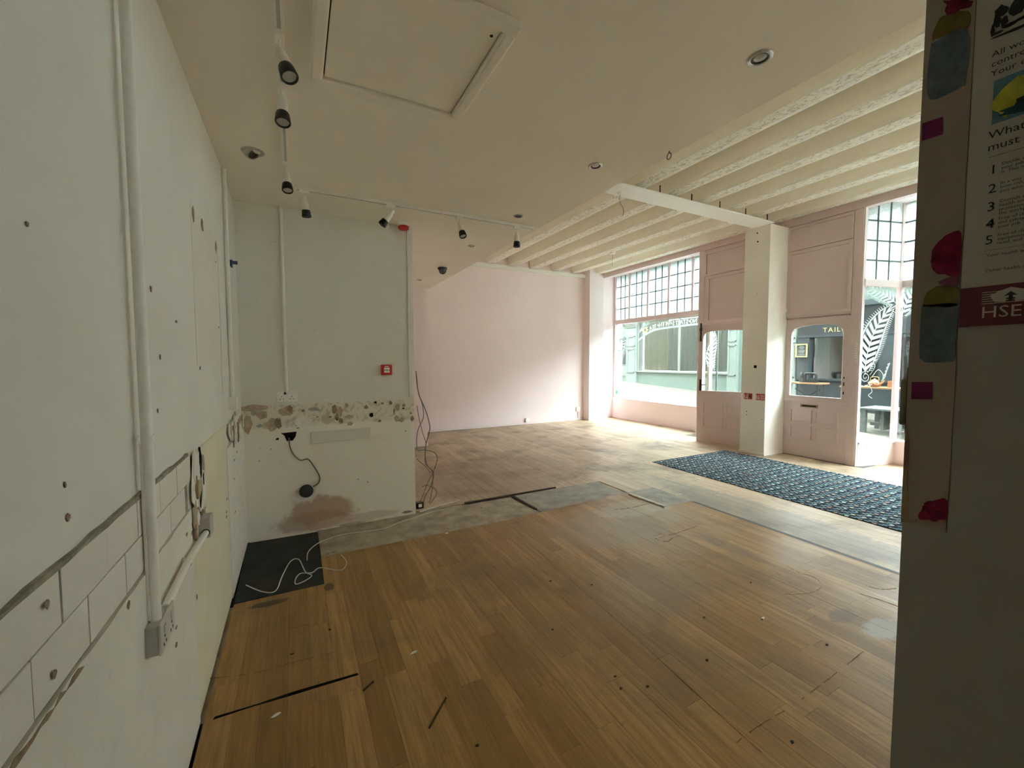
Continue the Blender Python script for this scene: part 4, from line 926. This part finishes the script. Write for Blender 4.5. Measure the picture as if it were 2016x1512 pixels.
# royal arms: lion supporter, crown, shield, ribbon (drawn as small ink shapes)
def inkblob(y, z, a, b, s_, jag=.25, rot=0): obj('crest_ink', MB().prism(blob_poly((xq-.0005, y, z), (0, math.cos(rot), math.sin(rot)), (0, -math.sin(rot), math.cos(rot)), a, b, 12, jag, s_), (-.0002, 0, 0)), ink, po)
for i_, a in enumerate([(.184, 1.8555, .0055, .007), (.1865, 1.846, .003, .006), (.190, 1.838, .0016, .006), (.181, 1.843, .0035, .006), (.176, 1.836, .006, .002), (.186, 1.833, .005, .0015), (.171, 1.852, .007, .010), (.165, 1.866, .006, .005), (.170, 1.8635, .003, .003), (.163, 1.874, .003, .004), (.160, 1.853, .008, .012), (.165, 1.837, .010, .002), (.188, 1.850, .0015, .004), (.150, 1.840, .010, .002), (.150, 1.858, .006, .008)]): inkblob(*a, 700+i_)
inkblob(.172, 1.828, .018, .0016, 720, .2, .06); inkblob(.145, 1.848, .006, .010, 721)

# ================================================================== VINYL ON THE SHOP WINDOWS
def fern(name, pix, half, plane, label, chev=9, mat='vinyl', fringe=True, spikes=34, lift=.006):
    """a leaf cut from vinyl: rim, midrib, slanting blades and a spiky fringe, all flat on the glass plane"""
    p0, n = plane; n = Vector(n).normalized()
    if n.x > 0: n = -n
    c = smooth_path([Vector((x, y, 0)) for x, y in pix], 12); c = [Vector((v.x, v.y)) for v in c]
    L = [0]
    for a, b in zip(c[:-1], c[1:]): L.append(L[-1]+(b-a).length)
    def at(t):
        s = t*L[-1]
        for i in range(len(L)-1):
            if L[i+1] >= s: u = (s-L[i])/max(1e-6, L[i+1]-L[i]); q = c[i]+(c[i+1]-c[i])*u; d = (c[i+1]-c[i]).normalized(); return q, d, Vector((-d.y, d.x))
        d = (c[-1]-c[-2]).normalized(); return c[-1], d, Vector((-d.y, d.x))
    def wd(t): return half*(math.sin(math.pi*min(1, max(0, t))**.8)**.75)
    def W(q): return measure(q.x, q.y, p0, n)+n*lift
    mb = MB(); th = -n*.0008
    def quad(*q): mb.prism([W(a) for a in q], th)
    K = 26
    for k in range(K):
        t0, t1 = k/K, (k+1)/K; a, d0, n0 = at(t0); b, d1, n1 = at(t1)
        quad(a-n0*half*.035, b-n1*half*.035, b+n1*half*.035, a+n0*half*.035)
        for s in (-1, 1):
            w0, w1 = wd(t0), wd(t1)
            quad(a+n0*s*w0*.86, b+n1*s*w1*.86, b+n1*s*w1, a+n0*s*w0)
    for k in range(chev):
        t = (k+.6)/(chev+.6)
        for s in (-1, 1):
            a, d, nn = at(t); b, d2, n2 = at(min(1, t+.62/chev)); w_ = wd(min(1, t+.5/chev+.06)); a2, _, _ = at(min(1, t+.58/chev))
            e1, de, ne = at(min(1, t+.9/chev)); e2, df, nf = at(min(1, t+1.45/chev))
            quad(a+nn*s*half*.05, e1+ne*s*w_*.80, e2+nf*s*w_*.80*(1 if t < .85 else .6), a2+nn*s*half*.05)
    if fringe:
        for k in range(spikes):
            t = .05+.9*k/spikes; a, d, nn = at(t)
            for s in (-1, 1):
                w_ = wd(t); q = a+nn*s*w_*1.05; e = a+nn*s*(w_*1.05+half*.26)+d*half*.05
                quad(q-d*half*.035, e-d*half*.015, e+d*half*.015, q+d*half*.035)
    return tag(obj(name, mb, mat), label, 'window decal', 'white leaf decals on the shop windows')
PW1 = ((XW, 0, 0), (1, 0, 0)); PW2 = ((XW2, 0, 0), (1, 0, 0))
def vplane(a, b): d = Vector((b[0]-a[0], b[1]-a[1], 0)).normalized(); return ((a[0], a[1], 0), (d.y, -d.x, 0))
PR2 = vplane(R2a, R2b); PR1 = vplane(R1a, R1b)
fern('leaf_decal', [(1763, 597), (1738, 578), (1715, 570), (1697, 562)], 15, PR2, 'white leaf vinyl, upper one on the angled window by the shut door', 9)
fern('leaf_decal', [(1702, 737), (1706, 700), (1722, 650), (1745, 615), (1764, 601)], 21, PR2, 'large white leaf vinyl, lower one on the angled window by shut door', 12)
fern('leaf_decal', [(1774, 622), (1786, 596), (1799, 570), (1812, 552)], 17, PW2, 'white leaf vinyl on the street window at the right edge', 7)
fern('leaf_decal', [(1232, 672), (1222, 656), (1211, 644)], 12, PW1, 'white leaf vinyl, upper one at left end of big window', 6, spikes=20)
fern('leaf_decal', [(1213, 716), (1216, 692), (1225, 674), (1233, 664)], 12, PW1, 'white leaf vinyl, lower one at left end of big window', 8, spikes=20)
fern('leaf_decal', [(1404, 733), (1399, 705), (1405, 675), (1408, 652)], 9, PR1, 'white leaf vinyl seen through the glass of the open door', 10, spikes=16)
# scroll below the large leaf
sp = [(1703+math.cos(a)*(1.5+a*.75), 742+math.sin(a)*(1.8+a*.9)) for a in [k*.35 for k in range(34)]]
n2 = Vector(PR2[1]); n2 = -n2 if n2.x > 0 else n2
tag(obj('scroll_decal', MB().tube([measure(x, y, *PR2)+n2*.005 for x, y in sp], .004, 4), 'vinyl'), 'white spiral vinyl scroll under the large leaf', 'window decal')
for i, pix in enumerate([[(1712, 738), (1722, 722), (1718, 712), (1727, 708)], [(1716, 742), (1728, 728), (1738, 738), (1735, 752)], [(1708, 752), (1716, 770), (1709, 778), (1716, 784)]]):
    tag(obj('tendril_decal', MB().tube(smooth_path([measure(x, y, *PR2)+n2*.005 for x, y in pix]), .004, 4), 'vinyl'), ['thin white vinyl tendril curling up under the large leaf', 'thin white vinyl tendril looping right of the spiral scroll', 'thin white vinyl tendril hanging below the spiral scroll'][i], 'window decal')
# arched lettering band on the big window (reads from the street, so reversed from inside)
xg = XW-.006
def band(top, bot, nm, lab):
    A = smooth_path([on(x, y, 'x', xg) for x, y in top], 5); C = smooth_path([on(x, y, 'x', xg) for x, y in bot], 5); mb = MB()
    for i in range(len(A)-1): mb.prism([A[i], A[i+1], C[i+1], C[i]], (-.0008, 0, 0))
    return mb
t = thing('lettering_decal', 'white arched lettering on the big window, reversed from inside', 'window decal', on(1330, 635, 'x', xg))
obj('upper_border', band([(1259, 651), (1266, 642), (1277, 634), (1295, 628), (1330, 622), (1390, 616)], [(1259, 656), (1267, 647), (1278, 639), (1296, 633), (1330, 627), (1390, 621)], '', ''), 'vinyl', t)
obj('lower_border', band([(1256, 668), (1268, 659), (1280, 651), (1295, 646), (1330, 641), (1390, 634)], [(1256, 673), (1268, 663), (1281, 655), (1296, 650), (1330, 645), (1390, 638)], '', ''), 'vinyl', t)
path = smooth_path([on(x, y, 'x', xg-.001) for x, y in [(1280, 651), (1290, 647), (1305, 643), (1330, 640.5), (1360, 637), (1390, 633), (1420, 629)]], 12)[::-1]
L = [0]
for a, b in zip(path[:-1], path[1:]): L.append(L[-1]+(b-a).length)
word = 'EVERYTHING\u2605STARTS\u2605WITH\u2605TEA'.replace('\u2605', '*')
tot = L[-1]; step = tot/len(word); lm = MB()
for i, ch in enumerate(word):
    s = (i+.1)*step
    for j in range(len(L)-1):
        if L[j+1] >= s: break
    q = path[j]; d = (path[j+1]-path[j]).normalized(); up = Vector((0, -d.z, d.y)); up = up if up.z > 0 else -up
    if ch == '*':
        c = q+d*step*.4+up*.055; st = [c+(d*math.cos(math.pi*k/5)+up*math.sin(math.pi*k/5))*(.04 if k % 2 else .017) for k in range(10)]
        lm.prism(st, (-.0008, 0, 0)); continue
    me = text_mesh(ch, .128, q+up*.008, d, up)
    vs = [v.co.copy() for v in me.vertices]; me_c = [q+d*((v-q).dot(d)*.95)+up*(v-q).dot(up) for v in vs]
    lm.add(me_c, [tuple(p.vertices) for p in me.polygons]); bpy.data.meshes.remove(me)
obj('lettering', lm, 'vinyl', t)
c = on(1270, 650, 'x', xg); fl = MB()
for k in range(8):
    a = 2*math.pi*k/8; e = c+Vector((0, math.cos(a), math.sin(a)))*.055
    fl.prism(blob_poly(e, (0, math.cos(a), math.sin(a)), (0, -math.sin(a), math.cos(a)), .05, .02, 9, .05, k), (-.0008, 0, 0))
obj('flower_petals', fl, 'vinylg', t); obj('flower_centre', MB().prism(blob_poly(c, (0, 1, 0), (0, 0, 1), .035, .035, 12, .05, 3), (-.0016, 0, 0)), 'vinylg', t)
p = on(1214, 772, 'x', xg); tag(obj('window_sticker', B(xg-.001, xg, p.y-.05, p.y+.05, p.z-.05, p.z+.05), vinyl_mat('green_sticker', (.35, .62, .42))), 'small green sticker low in the corner of the big window', 'sticker')

# ================================================================== THE STREET
def gz(x, y): return .05*(y-4)+.045*(x-7.5)-.02
def street_mat():
    mt, t_, ns, ls, b = nt('stone_paving'); v = pos_node(ns, ls)
    k = N(ns, 'ShaderNodeTexBrick', Scale=1.0); ls.new(v, k.inputs['Vector'])
    k.inputs['Color1'].default_value = (.125, .118, .092, 1); k.inputs['Color2'].default_value = (.108, .102, .08, 1); k.inputs['Mortar'].default_value = (.07, .066, .054, 1)
    k.inputs['Brick Width'].default_value = .75; k.inputs['Row Height'].default_value = .5; k.inputs['Mortar Size'].default_value = .008
    n = noise(ns, ls, v, 3, 5); c_ = mixc(ns, ls, ramp(ns, ls, n, [(.3, 0.0), (.7, .35)]), k.outputs['Color'], (.098, .094, .075))
    ls.new(c_, b.inputs['Base Color']); b.inputs['Roughness'].default_value = .85; bump(ns, ls, b, k.outputs['Fac'], .2, -.005); return mt
st = MB(); sx, sy = (7.6, 12.3), (-14, 26)
st.prism([(sx[0], sy[0], gz(sx[0], sy[0])), (sx[1], sy[0], gz(sx[1], sy[0])), (sx[1], sy[1], gz(sx[1], sy[1])), (sx[0], sy[1], gz(sx[0], sy[1]))], (0, 0, -.3))
struct(obj('street_paving', st, street_mat()))
struct(obj('front_pavement', MB().prism([(XD+.1, 2.7, gz(7.5, 3)-.02), (7.6, 2.7, gz(7.6, 2.7)), (7.6, 5.5, gz(7.6, 5.5)-.06), (XD+.1, 5.5, gz(7.5, 3)-.02)], (0, 0, -.1)), M['screed2']))
# our own upper storeys, out of view, added to shade the street
struct(obj('wall_upper_storey', B(7.5, 7.65, -14, 26, ZS+.15, 9.5), paint('stone_upper', (.42, .40, .34), .85, .1, 1.5)))
struct(obj('wall_neighbour', B(7.45, 7.65, YP+.14, 26, -.5, ZS+.15), paint('neighbour_wall', (.40, .39, .33), .85, .1, 1.5)))
struct(obj('wall_neighbour', B(7.45, 7.65, -14, YS-.1, -1.5, ZS+.15), paint('neighbour_wall_b', (.40, .39, .33), .85, .1, 1.5)))

M['mint'] = paint('mint_paint', (.17, .222, .20), .6, .03, 1.2); M['mintlight'] = paint('pale_mint_paint', (.215, .26, .24), .6, .03, 2)
M['offwhite'] = paint('white_frame_paint', (.24, .25, .235), .6, .03, 3)
M['render'] = paint('pale_render', (.36, .38, .35), .85, .08, 1.2); M['roomdark'] = plain('shop_interior', (.03, .035, .033), .9)
M['tailorup'] = paint('tailor_upper', (.10, .13, .12), .8, .15, 2); M['tan'] = paint('tan_curtain', (.20, .165, .10), .9, .15, 4); M['slate'] = paint('slate_curtain', (.055, .06, .058), .9, .2, 4)
M['tailor'] = paint('tailor_paint', (.016, .022, .026), .35, .2, 2, spec=.5); M['tailor2'] = paint('tailor_trim', (.035, .045, .05), .4, .2, 3)
M['gold'] = paint('gold_leaf', (.42, .36, .16), .5, .08, 30); M['oak'] = paint('oak_table', (.24, .14, .07), .6, .2, 10)
M['copper'] = plain('copper', (.42, .19, .09), .35, .7); M['benchgrey'] = paint('bench_grey', (.12, .14, .13), .7, .2, 8)
XO = 12.0
# --- mint shopfront opposite
mb_root = thing('mint_shopfront', 'mint green painted shopfront across the street with curtained windows', 'building', (XO, 10.5, gz(XO, 10.5)))
def OB(name, y0, y1, z0, z1, mat, d0=0, d1=.3, par=None, bevel=0): return obj(name, B(XO-d0, XO+d1, y0, y1, z0, z1), mat, par or mb_root, bevel)
OB('wall', 6.57, 8.03, -.3, 3.4, 'mint'); OB('wall', 13.6, 22, -.3, 3.4, 'mint')
OB('stall_riser', 8.35, 12.28, -.2, 1.03, 'mint'); OB('sill', 8.35, 12.28, 1.03, 1.085, 'offwhite', .06, .3, bevel=.005)
for (y0, y1) in ((8.35, 9.42), (9.42, 12.26)):
    wnd = OB('window', y0, y1, 1.085, 3.0, 'roomdark', -.9, 1.0)
    for (a, b_, c_, d_) in ((y0, y0+.05, 1.085, 3.0), (y1-.05, y1, 1.085, 3.0), (y0+.05, y1-.05, 2.94, 3.0)): obj('window_frame', B(XO-.02, XO+.05, a, b_, c_, d_), 'offwhite', wnd)
    obj('pane', B(XO+.02, XO+.025, y0+.05, y1-.05, 1.085, 2.94), glass_mat('opposite_glass', (.80, .84, .82), .10), wnd)
OB('mullion', 10.24, 10.30, 1.085, 2.94, 'offwhite', .02, .05)
def curtain(y0, y1, x, mat):
    n = int((y1-y0)/.02); r = random.Random(int(y0*100)); m_ = MB(); vs = []
    for k in range(n+1):
        y = y0+(y1-y0)*k/n; dx = .035*math.sin(y*42+math.sin(y*9)*2)+.015*math.sin(y*95); vs += [(x+dx, y, 1.09), (x+dx*.8, y, 2.98)]
    m_.add(vs, [(2*k, 2*k+2, 2*k+3, 2*k+1) for k in range(n)], True); OB2 = obj('curtain', m_, mat, mb_root); return OB2
curtain(11.05, 12.24, XO+.35, 'tan'); curtain(9.46, 11.05, XO+.45, 'slate'); curtain(8.45, 9.40, XO+.45, 'slate')
def pilaster(y0, y1):
    p_ = OB('pilaster', y0, y1, -.3, 3.0, 'mintlight', .10, .3)
    w_ = y1-y0
    for (z0, z1) in ((1.0, 1.95), (2.05, 2.45)):
        for q in ((y0+.10*w_, y1-.10*w_, z0, z0+.03), (y0+.10*w_, y1-.10*w_, z1-.03, z1), (y0+.10*w_, y0+.2*w_, z0, z1), (y1-.2*w_, y1-.10*w_, z0, z1)): obj('raised_panel', B(XO-.125, XO-.10, *q), 'mintlight', p_)
    for k_, (z0, e) in enumerate(((2.80, .03), (2.87, .06), (2.93, .09))): obj('capital', B(XO-.10-e, XO+.1, y0-e*.5, y1+e*.5, z0, z0+.07), 'offwhite', p_)
pilaster(12.28, 12.81); pilaster(8.03, 8.35); pilaster(6.37, 6.57)
dr = OB('door_panel', 12.81, 13.6, -.2, 3.0, 'mint', -.05, .3); obj('door_glass', B(XO+.02, XO+.05, 12.92, 13.5, 1.35, 2.45), 'slate', dr)
for (z0, z1) in ((.85, 1.25),): obj('door_moulding', B(XO+.03, XO+.05, 12.92, 13.5, z0, z1), 'mintlight', dr)
OB('fascia', 6.57, 22, 3.0, 3.44, 'mint', .06); OB('fascia_moulding', 6.57, 22, 3.40, 3.48, 'offwhite', .14)
OB('upper_wall', 6.57, 22, 3.48, 6.2, 'render', 0, .3)  # height raised to hold back sky light at the big window
# --- dark tailor's shop
ta = thing('tailor_shopfront', 'dark painted tailor shopfront with gold lettering across the street', 'building', (XO, 4, gz(XO, 4)))
def TB(name, y0, y1, z0, z1, mat, d0=0, d1=.3, par=None): return obj(name, B(XO-d0, XO+d1, y0, y1, z0, z1), mat, par or ta)
TB('back_wall', -14, 6.32, -1.2, 2.1, 'tailor', -.5, .7); TB('stall_riser', -14, 6.32, -1.2, .95, 'tailor2', .02); TB('sill', -14, 6.32, .95, 1.0, 'tailor2', .07)
TB('fascia', -14, 6.32, 2.10, 2.75, 'tailor', .08); TB('cornice', -14, 6.32, 2.75, 2.87, 'tailor2', .22); TB('fascia_moulding', -14, 6.32, 2.06, 2.12, 'tailor2', .11)
TB('upper_wall', -14, 6.32, 2.87, 4.1, 'tailorup', 0)  # kept low so that sky light reaches deep into the shop
for y0, y1 in ((4.55, 6.0), (2.9, 4.3), (1.2, 2.65), (-.6, .95), (-2.4, -.85), (-4.2, -2.65), (-6, -4.45)):
    wnd = TB('window', y0, y1, 1.0, 2.06, 'roomdark', -.6, .8)
    obj('pane', B(XO+.03, XO+.035, y0, y1, 1.0, 2.06), glass_mat('tailor_glass', (.55, .58, .58), .14), wnd)
for y in (6.18, 4.42, 2.78, 1.08, -.72, -2.52, -4.32): TB('column', y-.14, y+.14, .95, 2.10, 'tailor2', .10)
xs = XO-.085
obj('gold_lettering', text_mesh('TAILORS', .165, (xs, 5.74, 2.175), (0, -1, 0), (0, 0, 1), 1.22), 'gold', ta)
# framed notice hung beside the mint post
t = thing('framed_notice', 'gold framed dark notice hanging on the tailor shopfront', 'picture frame', (XO-.2, 6.2, 1.55))
y0, y1, z0, z1 = 6.05, 6.34, 1.55, 1.90
obj('notice_board', B(XO-.14, XO-.12, y0, y1, z0, z1), 'tailor2', t)
for q in ((y0, y1, z0, z0+.03), (y0, y1, z1-.03, z1), (y0, y0+.03, z0+.03, z1-.03), (y1-.03, y1, z0+.03, z1-.03)): obj('frame_bar', B(XO-.16, XO-.12, *q), 'gold', t)
nb = MB()
for k_, (a, z) in enumerate(((.05, 1.83), (.07, 1.80), (.04, 1.765), (.08, 1.72), (.075, 1.69), (.06, 1.66), (.085, 1.61))): nb.box(XO-.1425, XO-.14, 6.195-a, 6.195+a, z, z+.012)
obj('notice_lines', nb, 'mintlight', t)
# --- tables outside
def table(name, label, x, y0, y1, dep, ztop, mat, legmat, style):
    yc = (y0+y1)/2; g = gz(x, yc); t = thing(name, label, 'table', (x, yc, g))
    obj('table_top', B(x-dep/2, x+dep/2, y0, y1, ztop-.035, ztop), mat, t, bevel=.006)
    for sx_ in (-1, 1):
        for yy in (y0+.08, y1-.08):
            xx = x+sx_*(dep/2-.06); gl_ = gz(xx, yy)
            if style == 'treadle': obj('leg', MB().tube(smooth_path([(xx, yy, ztop-.035), (xx-sx_*.03, yy, (ztop+gl_)/2+.1), (xx-sx_*.03, yy, (ztop+gl_)/2-.1), (xx+sx_*.04, yy, gl_+.001)]), .016, 6), legmat, t)
            else: obj('leg', B(xx-.04, xx+.04, yy-.04, yy+.04, gl_, ztop-.035), legmat, t)
    return t
a = on(1566, 752, 'x', 11.3); b = on(1624, 752, 'x', 11.3)
t = table('sewing_table', 'oak topped iron treadle sewing table outside the tailor', 11.3, b.y, a.y+.25, .45, a.z, 'oak', 'iron', 'treadle')
obj('cross_brace', MB().tube([(11.3, b.y+.1, .4), (11.3, a.y, .75)], .012, 6).tube([(11.3, b.y+.1, .75), (11.3, a.y, .4)], .012, 6), 'iron', t)
p = on(1592, 748, 'x', 11.3); zt = a.z+.001
s_ = thing('sewing_machine', 'black vintage sewing machine on the oak treadle table', 'sewing machine', (11.3, p.y, zt))
obj('machine_base', B(11.2, 11.4, p.y-.20, p.y+.16, zt, zt+.04), 'black', s_, bevel=.006)
obj('machine_arm', MB().tube(smooth_path([(11.3, p.y+.10, zt+.04), (11.3, p.y+.10, zt+.17), (11.3, p.y+.06, zt+.22), (11.3, p.y-.10, zt+.22), (11.3, p.y-.16, zt+.20), (11.3, p.y-.16, zt+.06)]), [.04]*10+[.03]*21, 10), 'black', s_)
obj('hand_wheel', MB().lathe((11.3, p.y+.14, zt+.18), (0, 1, 0), [(.03, 0), (.075, 0), (.08, .012), (.075, .024), (.03, .024)], 18), 'iron', s_)
a = on(1690, 760, 'x', 10.9); b = on(1756, 760, 'x', 10.9)
table('display_table', 'oak topped display table with black legs behind the grey bench table', 10.9, b.y-.5, a.y+.25, .5, a.z, 'oak', 'black', 'block')
z2 = a.z+.001; p = on(1722, 750, 'x', 10.9)
kt = thing('copper_kettle', 'round copper kettle standing on the display table', 'kettle', (10.9, p.y, z2))
obj('kettle_body', MB().lathe((10.9, p.y, z2), (0, 0, 1), [(.05, 0), (.095, .015), (.11, .06), (.10, .10), (.06, .135), (.035, .14)], 22), 'copper', kt)
obj('kettle_lid', MB().lathe((10.9, p.y, z2+.138), (0, 0, 1), [(.05, 0), (.045, .012), (.012, .02), (.014, .032), (0, .04)], 16), 'copper', kt)
obj('kettle_spout', MB().tube([(10.9, p.y-.09, z2+.06), (10.9, p.y-.14, z2+.09), (10.9, p.y-.17, z2+.14)], [.02, .014, .01], 8), 'copper', kt)
obj('kettle_handle', MB().tube(smooth_path([(10.9, p.y+.07, z2+.12), (10.9, p.y+.06, z2+.20), (10.9, p.y-.06, z2+.20), (10.9, p.y-.07, z2+.12)]), .008, 6), 'brass', kt)
q = on(1742, 752, 'x', 10.9)
tag(obj('copper_box', B(10.85, 10.97, q.y-.18, q.y-.06, z2, z2+.13), 'copper', bevel=.006), 'small square copper caddy on the display table', 'caddy')
rl = thing('giant_tape_measure', 'white measuring tape curving up from the display table', 'tape measure', (10.75, q.y, z2))
tp = smooth_path([measure(x, y, (10.72, 0, 0), (1, 0, 0)) for x, y in [(1676, 764), (1700, 760), (1722, 757), (1736, 748), (1742, 732), (1748, 716)]], 5); tm = MB()
tp = [Vector((v.x, v.y, max(v.z, z2+.002))) for v in tp]
for a_, b_ in zip(tp[:-1], tp[1:]): tm.prism([a_, b_, b_+Vector((.05, -.02, .015)), a_+Vector((.05, -.02, .015))], (0, 0, .004))
obj('tape', tm, 'offwhite', rl); tk = MB()
for a_ in tp[3:-2:2]: tk.box(a_.x-.004, a_.x-.001, a_.y-.02, a_.y+.005, a_.z+.004, a_.z+.02)
obj('tape_marks', tk, 'black', rl)
a = on(1706, 800, 'x', 10.0); b = on(1775, 800, 'x', 10.0)
t = table('bench_table', 'weathered grey bench table on the paving outside the right window', 10.0, b.y-.35, a.y, .7, a.z, 'benchgrey', 'benchgrey', 'block')
obj('stretcher', B(9.97, 10.03, b.y-.27, a.y-.08, gz(10, 4)+.10, gz(10, 4)+.16), 'benchgrey', t)
for yy in (a.y-.35, a.y-.55): obj('crate_side', B(9.75, 10.2, yy-.02, yy+.02, gz(10, 4)+.05, a.z-.035), 'benchgrey', t)
p = on(1412, 700, 'x', 7.62)
tag(obj('pavement_pole', MB().tube([(8.3, on(1412, 700, 'x', 8.3).y, gz(8.3, 5.6)), (8.3, on(1412, 700, 'x', 8.3).y, 2.6)], .022, 8), 'benchgrey'), 'slim grey pole on the pavement outside the open door', 'pole')
